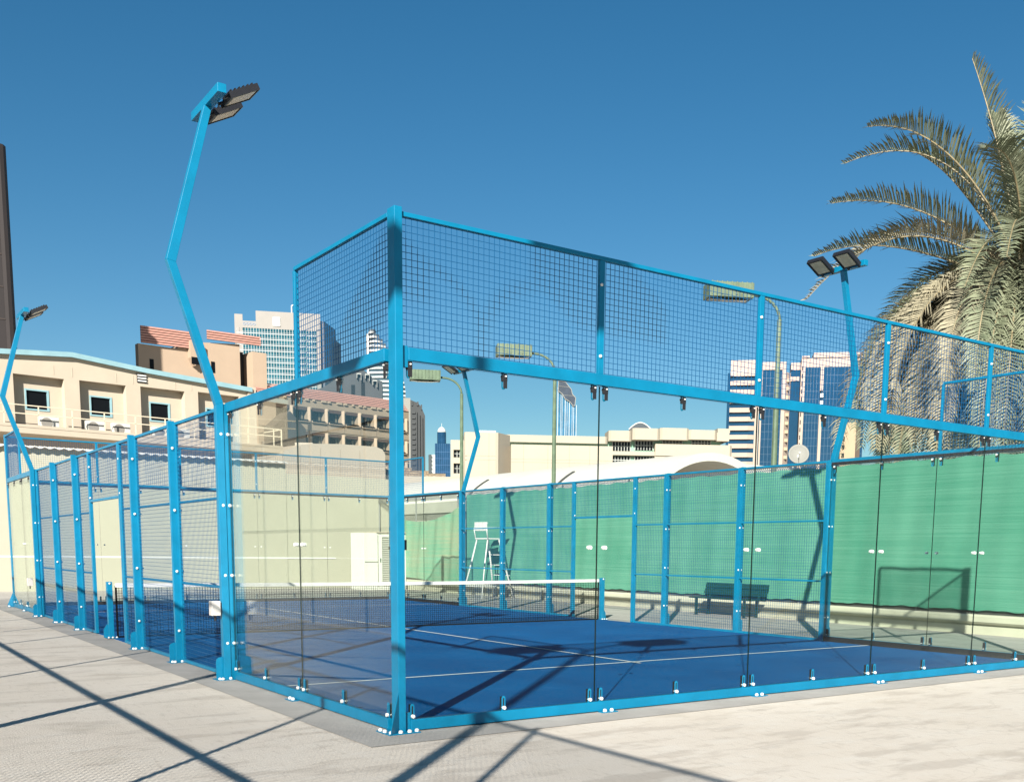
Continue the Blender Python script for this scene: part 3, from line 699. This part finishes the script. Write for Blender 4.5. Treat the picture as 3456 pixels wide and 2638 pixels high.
MB().tube([(-15,1,130),(-15,1,134),(-11,1,136)],.35,6).build('roof_crane',WHITE,C_)
# side of C darker glass block behind
C2=thing('dark_glass_block','dark stepped block behind the grid tower','building',(113.68*SC+6,268.8*SC+9,0),R(50))
m=MB(); m.box(0,22,-1,4,0,127); m.box(22,33,-1,4,0,121); m.box(33,44,-1,4,0,110); m.build('wall',mat('slate_dark',(.05,.065,.10),.35,var=.3,scale=.1),C2)
m=MB()
for z in range(30,110,4): m.box(6,11,-1.1,-1.01,z,z+.4)
for x in(6,8.5,11): m.box(x,x+.3,-1.12,-1.01,30,110)
m.build('mullion',WG,C2)
# D: curved banded tower
D_=thing('banded_tower','slim white tower with curved balcony bands','building',(193.55+8,397.19+10,0),R(-27))
m=MB(); m2=MB()
for k in range(30):
    z=40+k*1.85
    xr=9.5 if z<70 else 9.5-((z-70)/24)**1.6*13
    xl=-6.3
    if xr<xl+2: break
    n=10; 
    pts=[(xl,0)]+[(xl+(xr-xl)*j/n,-2.2*math.sin(math.pi*j/n)) for j in range(1,n)]+[(xr,0),(xr,6),(xl,6)]
    m.prism([(x,y,z) for x,y in pts],(0,0,.75)); m2.prism([(x*.97,y+.9,z+.76) for x,y in pts],(0,0,1.08))
m.build('balcony_band',mat('white_band',(.62,.62,.6),.6,var=.05,scale=.2),D_); m2.build('glass',mat('grey_glass',(.13,.17,.2),.15,var=.3,scale=.2),D_)
MB().box(-7.0,-6.2,0,6,0,93.5).build('fin',WHITE,D_)
# E dark building in front
DKM=mat('charcoal_cladding',(.028,.028,.034),.6,var=.2,scale=.2)
E_=thing('charcoal_building','charcoal office block with stepped roof above the pink tiles','building',(107.91,227.55,0),R(-27))
m=MB(); prof=[(-14,39),(-10.2,40.3),(-6.3,43.1),(-3,44),(-.5,44.6),(1.1,43.6),(1.6,42.9),(3.9,42.2)]
m.prism([(a,0,z) for a,z in prof]+[(3.9,0,20),(-14,0,20)],(0,12,0)); m.build('wall',DKM,E_)
for a in(-9.5,-6.6,-3.6,-1.2): MB().box(a,a+.9,-.05,-.002,30,39.5+(a+9)*.3).build('window',DARKG,E_)
m=MB()
for a,z in((-2.2,43.5),(-.2,43.4),(1.6,42)): m.box(a,a+1.1,-1.2,-.05,z,z+.25); m.box(a,a+.12,-1.2,-.05,z-.9,z); m.box(a+1,a+1.1,-1.2,-.05,z-1.4,z)
m.build('balcony',mat('pale_frame',(.5,.48,.45),.6),E_)
# F
F_=thing('dark_ribbed_building','tall dark ribbed block with white corner just right of the near post','building',(109.43,204.38,0),R(-27))
m=MB(); m.box(-4.2,-1.45,0,8,5,35.6); m.build('corner',CLAD,F_)
m=MB(); m.prism([(-1.44,0,5),(1.85,0,5),(1.85,0,31.8),(.98,0,33.8),(.2,0,34.6),(-1.44,0,35.2)],(0,8,0)); m.build('wall',DKM,F_)
m=MB()
for k in range(22): m.box(-1.1,-.35,-.3,-.01,8+k*1.15,8.45+k*1.15)
for a in(-.1,.55,1.15,1.7): m.box(a,a+.14,-.5,-.01,8,32.5-a)
m.box(-1.2,-.9,-.25,-.01,33.9,34.9); m.box(.0,.4,-.25,-.01,33.9,34.8); m.box(.9,1.2,-.25,-.01,33,34.2); m.build('rib',mat('rib_grey',(.055,.055,.06),.7),F_)
# G blue tower with dome
G_=thing('blue_dome_tower','small blue glass tower topped by a white dome','building',(242.05,428.16,0),R(-32))
BG1=mat('blue_glass',(.014,.06,.14),.12,var=.2,scale=.3)
MB().box(-3,4.3,0,7,10,51.9).build('block',BG1,G_)
m=MB()
for k in range(10): m.box(-3,4.3,-.06,-.01,20+k*3.1,20.12+k*3.1)
for k in range(8): m.box(-2.9+k,-2.82+k,-.05,-.01,10,51.9)
m.build('mullion',mat('blue_mullion',(.03,.13,.33),.4),G_)
MB().tube([(.15,2.5,51.9),(.15,2.5,57.3)],2.15,20).build('drum',BG1,G_,smooth=False)
m=MB(); n=20
prof=[(2.0*math.cos(t*math.pi/2/8),57.3+2.6*math.sin(t*math.pi/2/8)) for t in range(9)]
m.tube([(.15,2.5,z) for _,z in prof],[max(.02,a) for a,_ in prof],n); m.build('dome',WHITE,G_,smooth=True)
MB().tube([(.15,2.5,59.8),(.15,2.5,61.6)],.09,6).build('spire',WHITE,G_)
m=MB(); m.box(-6.2,-3.1,2,8,5,46.8); m.build('annex',WHITE,G_)
# H cream complex
CR2=mat('pale_cream_panel',(.53,.45,.36),.85,var=.035,scale=.25)
H_=thing('cream_complex','pale cream building with rounded stair tower and blank panelled wing','building',(52.43,87.32,0),R(-30))
m=MB(); wall_open(m,-1.4,0,3,12.95,[(-1.1,-.1,11.15,11.95),(-1.1,-.1,9.5,10.55)],.5); m.poly([(-1.4,0,3),(-1.4,6,3),(-1.4,6,12.95),(-1.4,0,12.95)])
m.box(4.99,15.9,.15,8,3,12.65); m.box(5.0,15.9,.12,.149,9.55,9.6)
m.build('wall',CR2,H_)
m=MB(); 
prof=[(0,1.2),(0,.4),(.12,.12),(.4,0),(3.3,0),(3.6,.1),(3.75,.4),(4.98,2.5),(4.98,5),(0,5)]
m.prism([(a,y-.5,3) for a,y in prof],(0,0,10.75)); m.build('stair_tower',CR2,H_)
m=MB(); m.box(1.6,3.4,1,4,13.75,14.1); m.build('roof_box',WHITE,H_)
JL=mat('panel_joint',(.36,.29,.22),.9)
m=MB()
for a in(6.3,8.9,11.2,13.4): m.box(a,a+.03,.14,.1495,3,12.65)
for z in(11.1,10.8,): m.box(5,15.9,.14,.1495,z,z+.025)
m.box(2.6,2.63,-.505,-.5005,3,13.7); m.box(.05,3.3,-.505,-.5005,11.3,11.33); m.box(.05,3.3,-.505,-.5005,10.9,10.93); m.build('panel_joint',JL,H_)
for z0,z1 in((11.15,11.95),(9.5,10.55)):
    w=MB().box(-1.1,-.1,.4,.45,z0,z1).build('window',DARKG,H_); m=MB(); 
    for a in(-1.1,-.75,-.45): m.box(a,a+.04,.36,.399,z0,z1)
    m.box(-1.1,-.1,.36,.399,(z0+z1)/2,(z0+z1)/2+.03); m.build('frame',WHITE,w)
# low white pavilion with chevron wall and tiled roof
P_=thing('white_pavilion','low white wall with brown tiled roof edge seen right of the near post','building',(30.5,58,0),R(-30))
m=MB(); m.box(-8.8,3.6,0,.4,0,6.6); m.box(-7.6,-6.4,-1.6,-.4,0,8.6); 
for k in range(4):
    m.bar((-4.5+k*.35,-.03,5.9),(-4.2+k*.35,-.03,6.25),.05,.04); m.bar((-2.6+k*.35,-.03,6.25),(-2.3+k*.35,-.03,5.9),.05,.04)
m.build('wall',CR2,P_)
TILE=mat('brown_tile',(.13,.07,.04),.8,col2=(.55,.42,.28),scale=9)
m=MB(); 
for k in range(5):
    z=6.62+k*.2; m.prism([(-5.2+k*.25,.1+k*.3,z),(2.6-k*1.2,.1+k*.3,z),(2.6-k*1.2,.5+k*.3,z+.16),(-5.2+k*.25,.5+k*.3,z+.16)],(0,0,.07))
m.build('roof',TILE,P_)
m=MB(); m.box(-9.5,-5.5,2,5,6.6,8.4); m.build('dark_annex',DKM,P_)
# rounded cream pavilion (left of near post)
Q_=thing('rounded_pavilion','cream curved-roof pavilion half hidden by the near blue corner post','building',(22.5,57,0),R(0))
m=MB(); pts=[(-1.8,3),(-1.8,7.4),(-1.65,7.75),(-1.3,7.95),(.5,8.25),(2.4,8.35),(5.0,8.35),(5.5,8.2),(5.7,7.9),(5.7,3)]
m.prism([(a,0,z) for a,z in pts],(0,5,0)); m.build('body',CR2,Q_)
m=MB()
for z in(6.3,7.0): m.box(-1.78,5.68,-.012,-.001,z,z+.025)
for a in(-.4,1.0,2.4,3.8): m.box(a,a+.025,-.012,-.001,3,8.0)
m.build('panel_joint',JL,Q_)
# I: cream building with mint windows
MINT=mat('mint_panel',(.30,.52,.38),.7,var=.05,scale=.5)
I_=thing('cream_mint_building','cream office with rounded parapets, mint panels and gridded windows','building',(96.52,104.33,0),R(-30))
segs=[(-24,-8.8,16.7,17.7,0),(-8.7,-5.4,17.1,18.55,-.3),(-5.35,-1.45,17.3,18.9,-.8),(-1.35,2.85,17.4,19.05,-.5),(2.9,7.0,17.55,18.9,-.2)]
for a,b,z0,z1,y in segs:
    m=MB(); r_=.35; m.prism([(a,y+1,z0),(a,y+r_,z0),(a+r_,y,z0),(b-r_,y,z0),(b,y+r_,z0),(b,y+4,z0),(a,y+4,z0)],(0,0,z1-z0))
    for q in(.5,.68,.86): m.box(a+q,a+q+.05,y-.02,y-.001,z1-1,z1-.1); m.box(b-q-.05,b-q,y-.02,y-.001,z1-1,z1-.1)
    m.build('parapet',CR2,I_)
m=MB(); m.box(-24,7.9,1.2,8,4,17.6); m.build('wall',MINT,I_)
m=MB(); m.box(7.01,8.8,-.2,5,17.4,18.6); m.box(7.4,9.2,1,5,18.7,19.3); m.build('roof_block',CR2,I_)
m=MB(); m.box(-9,-1.9,.3,1.2,15.2,15.75); m.box(-9,-1.9,.3,1.2,13.2,13.9); m.prism([(-1.9,0,15.2),(9.0,0,15.2),(9.4,.4,15.2),(9.4,3,15.2),(-1.9,3,15.2)],(0,0,1.65)); m.box(-1.9,9.3,.2,1.19,9,15.19); m.build('balcony',CR2,I_)
for a,b,z0,z1 in((-8,-5.4,15.8,17.1),(-4.7,-2.1,16.0,17.3),(-.7,2.2,16.86,17.4),(3.6,6.4,16.86,17.5),(-8,-5.4,13.95,15.1),(-4.7,-2.1,13.95,15.1)):
    w=MB().box(a,b,1.08,1.18,z0,z1).build('window',DARKG,I_); m=MB(); k=a
    while k<b+.01: m.box(k,k+.06,1.0,1.079,z0,z1); k+=(b-a)/6
    m.box(a,b,1.0,1.079,(z0+z1)/2,(z0+z1)/2+.06); m.build('frame',WHITE,w)
# small dome behind
DGL=mat('dark_dome_glass',(.03,.04,.06),.3)
K2=thing('dark_dome','small dark glass dome with pale rim above the cream roofs','building',(255.31,297.53,0),R(-40))
m=MB(); pts=[(-4.3+8.6*k/12,48+2.5*math.sin(math.pi*k/12)) for k in range(13)]
m.prism([(a,0,z) for a,z in pts]+[(4.3,0,40),(-4.3,0,40)],(0,4,0)); m.build('glass',DGL,K2)
m=MB(); m.tube([(a,-.05,z) for a,z in pts],.22,6); m.build('rim',WHITE,K2)
# L: slanted skyscraper
L_=thing('slanted_skyscraper','slender blue and white striped skyscraper with a slanted crown','building',(410.02,557.37,0),R(-35))
m=MB(); m.prism([(-5.2,0,20),(7.9,0,20),(7.9,0,99),(6.2,0,97.5),(-.3,0,102.5),(-4.8,0,108.5)],(0,10,0)); m.build('shaft',mat('sky_glass',(.05,.17,.30),.12,var=.3,scale=.15),L_)
m=MB()
for a,zt2,w in((-5.1,110,.35),(-3.0,106,.22),(-2.1,105,.2),(-.2,102,.35),(1.2,101,.2),(2.6,100,.35),(4.6,98.5,.2),(5.6,97.8,.25),(7.3,98.5,.35)): m.box(a,a+w,-.5,-.01,20,zt2)
m.build('fin',mat('fin_white',(.62,.66,.70),.5),L_)
cr=[(-4.9,107.5),(-4.6,114),(-.2,113.4),(2.2,110.5),(4.0,108.4),(4.6,105.5),(6.9,103),(6.4,98),(5,98),(3.6,100),(1.5,101.5),(-.3,102.5),(-2,105.5)]
m=MB(); m.prism([(a,-1.2,z) for a,z in cr],(0,6,0)); m.build('crown',mat('crown_dark',(.035,.045,.075),.25,var=.3,scale=.2),L_)
m=MB()
for i in range(len(cr)): m.bar((cr[i][0],-1.3,cr[i][1]),(cr[(i+1)%len(cr)][0],-1.3,cr[(i+1)%len(cr)][1]),.4,.4)
m.bar((-4.3,-1.3,110.5),(2.6,-1.3,110),.18); m.bar((-1.5,-1.3,104.8),(6.6,-1.3,104.2),.18); m.build('crown_trim',CLAD,L_)
# J barrel vault
J_=thing('barrel_vault','long white barrel vault canopy with an open arched end','canopy',(25.3,22.3,0))
SH=mat('vault_white',(.74,.70,.63),.8,var=.06,scale=.5,bump=.15,bscale=12,detail=8)
m=MB(); Ro,Ri=4.5,4.18; zc=.87; n=40; Ln=30
i0=len(m.v)
for y in(0,Ln):
    for rr in(Ro,Ri):
        for k in range(n+1):
            a=math.pi*k/n; m.v.append((-rr*math.cos(a),y,zc+rr*math.sin(a)))
q=n+1
for k in range(n):
    m.f.append((k,k+1,2*q+k+1,2*q+k)); m.f.append((q+k,q+k+1,3*q+k+1,3*q+k)); m.f.append((k,k+1,q+k+1,q+k)); m.f.append((2*q+k,2*q+k+1,3*q+k+1,3*q+k))
m.build('shell',SH,J_)
m=MB()
for y in(6.5,13.5):
    for k in list(range(4,14))+list(range(21,26)):
        a=math.pi*k/n; b=math.pi*(k+1)/n; m.bar((-(Ro+.02)*math.cos(a),y,zc+(Ro+.02)*math.sin(a)),(-(Ro+.02)*math.cos(b),y,zc+(Ro+.02)*math.sin(b)),.16,.05,up=(math.cos(a)*-1,0,math.sin(a)))
m.build('expansion_joint',mat('joint_grey',(.07,.07,.07),.8),J_)
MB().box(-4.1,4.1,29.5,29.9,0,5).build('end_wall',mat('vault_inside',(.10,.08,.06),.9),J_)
tag(MB().box(27.4,60,22.9,23.3,0,5.1).build('parapet_wall',WALLW),'white parapet running right of the arched canopy','wall')
# dish
t=thing('satellite_dish','large white satellite dish standing behind the fence','satellite dish',(30.2,22.3,5.1))
m=MB(); n=28; rings=7
nrm=Vector((-.66,-.68,.32)).normalized(); xa=nrm.cross(Vector((0,0,1))).normalized(); ya=xa.cross(nrm)
c0=Vector((0,0,.54))
m.v.append(tuple(c0-nrm*.12))
for i in range(1,rings+1):
    rr=.43*i/rings
    for k in range(n):
        a=2*math.pi*k/n; m.v.append(tuple(c0+xa*rr*math.cos(a)+ya*rr*math.sin(a)-nrm*.12*(1-(i/rings)**2)))
for k in range(n): m.f.append((0,1+k,1+(k+1)%n))
for i in range(rings-1):
    for k in range(n): a=1+i*n+k; b=1+i*n+(k+1)%n; m.f.append((a,b,b+n,a+n))
ds=m.build('reflector',CLAD,t,smooth=True); sm=ds.modifiers.new('solid','SOLIDIFY'); sm.thickness=.015
m=MB(); m.tube([(0,.3,0),(0,.1,.3),tuple(c0-nrm*.12)],.04,8); m.build('mast',WHITE,t)
m=MB(); m.tube([tuple(c0-ya*.42),tuple(c0+nrm*.35-ya*.1)],.01,6); m.cyl(c0+nrm*.33-ya*.12,nrm,.03,.08,8); m.build('feed_arm',STEEL,t)
# M: right towers
PK=mat('pink_stone',(.52,.39,.32),.7,var=.05,scale=.3); BGL=mat('deep_blue_glass',(.013,.055,.12),.06,var=.2,scale=.15)
def mull(m,x0,x1,z0,z1,nx,nz,y):
    for k in range(nx+1): a=x0+(x1-x0)*k/nx; m.box(a-.02,a+.02,y-.03,y,z0,z1)
    for k in range(nz+1): z=z0+(z1-z0)*k/nz; m.box(x0,x1,y-.02,y,z-.02,z+.02)
M1=thing('banded_pink_tower','pink tower with horizontal blue window bands and illegible white lettering on top','building',(163.75,150.39,0),R(-45))
m=MB(); m.box(-6.3,-.7,0,6,39.3,42.6)
z=38.35
while z>18: m.box(-6.3,-2.3,0,5,z-.95,z); m.prism([(-2.3,0,z-.95),(-.9,.5,z-.95),(-.9,5,z-.95),(-2.3,5,z-.95)],(0,0,.95)); z-=1.9
m.box(-.9,-.1,-.3,.4,18,42.2); m.build('wall',PK,M1)
m=MB(); m.box(-6.25,-.95,.6,5,18,39.3); m.box(-6.9,-6.31,.2,5,18,40); m.build('glass',BGL,M1)
m=MB(); random.seed(3)
for k in range(5): a=-5.9+k*.62; m.tube([(a,-.06,39.9),(a+.15,-.06,40.7),(a+.3,-.06,39.9),(a+.45,-.06,40.4)],.05,5)
m.build('lettering',WHITE,M1)
M2=thing('blue_glass_tower','blue glass tower framed in pink stone behind the street lamp','building',(163.75,150.39,0),R(-45))
m=MB(); m.box(.15,5.35,0,6,40.5,42.1); m.box(4.6,5.35,0,6,18,40.49); m.box(.15,.5,0,6,18,40.49); m.prism([(5.36,0,18),(6.5,2,18),(6.5,6,18),(5.36,6,18)],(0,0,22)); m.build('frame',PK,M2)
m=MB(); m.box(.51,4.59,.3,5.9,18,40.49); m.build('glass',BGL,M2)
m=MB(); mull(m,.51,4.59,18,40.4,5,14,.299); m.build('mullion',mat('thin_mullion',(.05,.12,.22),.4),M2)
m=MB()
for k in range(11): m.box(5.55,6.3,.35,1.5,20+k*1.8,20.7+k*1.8)
m.build('balcony',mat('beige_balcony',(.5,.38,.26),.8),M2)
M3=thing('narrow_glass_link','narrow blue glass link with pink top between the two big blue panels','building',(163.75,150.39,0),R(-45))
m=MB(); m.box(6.5,8.5,2,6,40.7,42.2); m.box(6.5,8.3,2,6,38.4,39.3); m.box(8.5,9.35,-.2,5,18,41.5); m.build('wall',PK,M3)
m=MB(); m.box(6.55,8.4,2.3,5.8,18,40.69); m.build('glass',BGL,M3)
m=MB()
for k in range(14): m.box(8.66,8.86,-.23,-.201,19.4+k*1.6,20.3+k*1.6)
m.build('window',DARKG,M3)
M4=thing('twin_glass_tower','wide blue glass tower with pink crown partly behind the palm','building',(163.75,150.39,0),R(-45))
m=MB(); m.box(8.6,22,.6,6,41,42.9); m.box(8.6,10.2,.3,.59,42.9,43.3); m.box(11,22,.3,5,42.91,43.9); m.box(12.6,13.2,-.15,.59,36,41); m.box(12.6,13.2,-.15,.59,18,31); m.build('wall',PK,M4)
m=MB(); m.box(9.4,22,.7,6,18,40.99); m.build('glass',BGL,M4)
m=MB(); mull(m,9.4,12.5,18,40.9,5,14,.699); mull(m,13.3,22,18,40.9,12,14,.699); m.build('mullion',bpy.data.materials['thin_mullion'],M4)
for k in range(3): MB().box(12.7,13.3,-.3,.58,31.6+k*1.5,32.4+k*1.5).build('balcony',WHITE,M4)
X_=thing('beige_block','beige block with shaded side peeping under the palm fronds','building',(89.96,67.73,0),R(-50))
m=MB(); m.box(-.6,1.0,0,4,5,15.9); m.build('wall',mat('beige_render',(.50,.36,.24),.9,var=.06,scale=.5),X_)
for k in range(4): MB().box(-.45,-.15,-.04,-.002,12.1+k*.9,12.6+k*.9).build('window',DARKG,X_)
m=MB(); m.box(1.01,1.5,.2,4,5,15.5); m.build('side_wall',mat('beige_painted_shade',(.12,.08,.06),.9),X_)  # same beige hue darkened in colour so this side looks shaded
# N: dark tower at the left edge
N_=thing('brown_tower','very tall brown tower with shade in its colour, filling the left edge of the sky','building',(3.6,110,0))
NM=mat('shaded_brown_panel',(.022,.016,.016),.7,var=.2,scale=.15)  # brown darkened further in the colour to stand for shade

m=MB(); m.box(-45,9.3,0,30,0,75); m.build('slab',NM,N_)
m=MB(); m.prism([(9.31,.0,0),(9.6,-.4,0),(9.95,-.3,0),(10.25,.2,0),(10.3,2,0),(10.3,14,0),(9.31,14,0)],(0,0,40.2)); m.build('stair_shaft',NM,N_)
m=MB()
for k in range(24): m.box(8.2,9.32,-.05,-.01,2+k*3.1,2.12+k*3.1)
m.build('ledge',mat('brown_ledge',(.05,.035,.03),.7),N_)
# ---------------- palm ----------------
random.seed(11)
PALMC=Vector((18.85,6.12,7.62))
T=thing('date_palm','large date palm with grey green fronds and dry hanging skirt at right edge','palm tree',(PALMC.x,PALMC.y,0))
LEAF=mat('palm_leaf',(.165,.20,.12),.5,col2=(.29,.30,.195),scale=1.2,spec=.3)
LEAFD=mat('palm_leaf_dry',(.42,.37,.25),.7,col2=(.28,.26,.18),scale=1.5,spec=.2)
STALK=mat('palm_stalk',(.30,.24,.13),.6,var=.2,scale=4)
TRK=mat('palm_trunk',(.13,.09,.06),.9,var=.4,scale=6,bump=.5,bscale=18)
Ls=Vector((-.815,.579,0)); Lf=Vector((.579,.815,0))
def frond(pts,leaf,length=None,ll=.42,n=58,tw=0,droop=.25):
    """pts: control points (left, depth, up) relative to crown"""
    P=[PALMC-Vector((T.location.x,T.location.y,0))+Ls*a+Lf*b+Vector((0,0,c)) for a,b,c in pts]
    P=[p+Vector((0,0,0)) for p in P]
    def bez(t):
        q=P[:]
        while len(q)>1: q=[q[i].lerp(q[i+1],t) for i in range(len(q)-1)]
        return q[0]
    C=[bez(k/24) for k in range(25)]
    m=MB(); m.tube(C,[.026*(1-k/26)+.005 for k in range(25)],5)
    st=m
    lm=MB()
    for k in range(n):
        t=.16+.84*k/(n-1); p=bez(t); d=(bez(min(1,t+.02))-bez(t-.02)).normalized()
        side=d.cross(Vector((0,0,1)))
        if side.length<.15: side=d.cross(Lf)
        side.normalize(); upv=side.cross(d)
        ca,sa=math.cos(tw),math.sin(tw); side,upv=side*ca+upv*sa,upv*ca-side*sa
        L=ll*(1-.75*max(0,(t-.55)/.45)**1.6)*(.55+.45*min(1,(t-.1)/.25))*random.uniform(.8,1.15)
        for s_ in(1,-1):
            e=random.uniform(-.18,.18)
            dr=(side*s_*.82+d*.55+upv*(.42+e)).normalized()
            w=d*.020
            mid=p+dr*L*.55; tip=p+dr*L+Vector((0,0,-droop*L*random.uniform(.4,1.2)))
            i=len(lm.v); lm.v+=[tuple(p-w*.6),tuple(p+w*.6),tuple(mid+w),tuple(tip),tuple(mid-w)]; lm.f+=[(i,i+1,i+2,i+4),(i+4,i+2,i+3)]
    return st,lm
TR=MB()
rings=40; pts=[];rad=[]
for k in range(rings+1):
    z=(PALMC.z-.3)*k/rings; pts.append((.12*math.sin(z*.4),.0,z)); rad.append(.27+.03*(k%2)+(.12*max(0,(z-6)/1.6)))
TR.tube(pts,rad,14)
tr=TR.build('trunk',TRK,T)
bs=MB()
for k in range(150):
    a=random.uniform(0,6.283); z=PALMC.z-random.uniform(.1,1.9); rr=.30+.1*random.random(); d=Vector((math.cos(a),math.sin(a),0))
    c=Vector((0,0,z))+d*rr*.8; bs.bar(c,c+d*random.uniform(.12,.35)+Vector((0,0,random.uniform(.15,.5))),.11,.04,up=tuple(d))
bs.build('leaf_base',mat('leaf_base',(.36,.2,.11),.8,col2=(.16,.09,.05),scale=5),T)
def add(pts,leafm,**k):
    st,lm=frond(pts,leafm,**k); o=st.build('frond',STALK,T); l=lm.build('leaflets',leafm,o)
vis=[ # explicit fronds seen against the sky
([(0,0,.1),(.9,-.4,1.6),(2.2,-.5,3.3),(3.8,-.6,3.0)],0),([(0,0,.1),(.7,.3,1.9),(1.8,.5,3.6),(3.9,.8,2.75)],0),
([(0,0,0),(1.3,.2,1.2),(2.6,.2,2.0),(4.35,.1,1.65)],0),([(0,0,0),(1.2,-.5,.3),(2.9,-.6,1.9),(5.0,-.7,-.6)],1),
([(0,0,-.1),(1.2,.4,.4),(3.0,.5,1.3),(4.6,.4,.6)],0),([(0,0,.1),(.4,0,2.0),(.9,.1,3.6),(1.35,.2,4.75)],0),
([(0,0,.1),(.25,.5,1.8),(.5,.7,3.2),(.45,.9,3.9)],0),([(0,0,.1),(.1,-.5,2.0),(.1,-.6,3.6),(-.35,-.8,4.6)],0),
([(0,0,.1),(-.2,.3,2.0),(-.6,.3,3.4),(-1.2,.3,4.4)],0),([(0,0,.1),(.8,.6,1.6),(1.4,.9,2.8),(2.3,1.2,3.2)],0),
([(0,0,.1),(.5,-.9,1.6),(1.0,-1.5,2.4),(1.9,-2.2,2.0)],0),([(0,0,.1),(.9,1.0,1.2),(2.0,2.0,2.2),(3.0,2.8,1.2)],0),
([(0,0,.1),(-1,.3,1.6),(-2.4,.3,2.8),(-4,.3,2.2)],0),([(0,0,.1),(-1,-.6,1.2),(-2.6,-.9,2.0),(-4.3,-1,.8)],0)]
for p_,dry in vis: add(p_,LEAFD if dry else LEAF,ll=.82,n=104,droop=.16)
for k in range(30):   # general crown all round
    a=random.uniform(0,6.283); ca,sa=math.cos(a),math.sin(a); el=random.uniform(-.2,1.0)
    if ca>0.25 and el>-.0: continue
    rr=random.uniform(3.2,4.2)
    add([(0,0,0),(ca*1.1,sa*1.1,1.0+el*.8),(ca*rr*.65,sa*rr*.65,1.2+el*1.6),(ca*rr,sa*rr,el*2.2-.4)],LEAF,ll=.72,n=84)
for k in range(120):   # drooping skirt
    a=-1.9+3.8*k/119+random.uniform(-.12,.12); ca,sa=math.cos(a-.5),math.sin(a-.5); rr=random.uniform(1.0,3.9) ; dz=random.uniform(-4.3,-3.2) if rr<3.2 else random.uniform(-3.9,-2.4)
    add([(0,0,-.1),(ca*rr*.55,sa*rr*.55,random.uniform(.1,.8)),(ca*rr,sa*rr,dz*.3),(ca*rr*random.uniform(.92,1.1),sa*rr,dz)],LEAFD if random.random()<.5 else LEAF,ll=.68,n=92,droop=.4)
for k in range(14):
    a=random.uniform(1.8,4.5); ca,sa=math.cos(a),math.sin(a); rr=random.uniform(1.2,3)
    add([(0,0,-.1),(ca*rr*.55,sa*rr*.55,.5),(ca*rr,sa*rr,-1.2),(ca*rr,sa*rr,-3.8)],LEAFD,ll=.42,n=40,droop=.5)
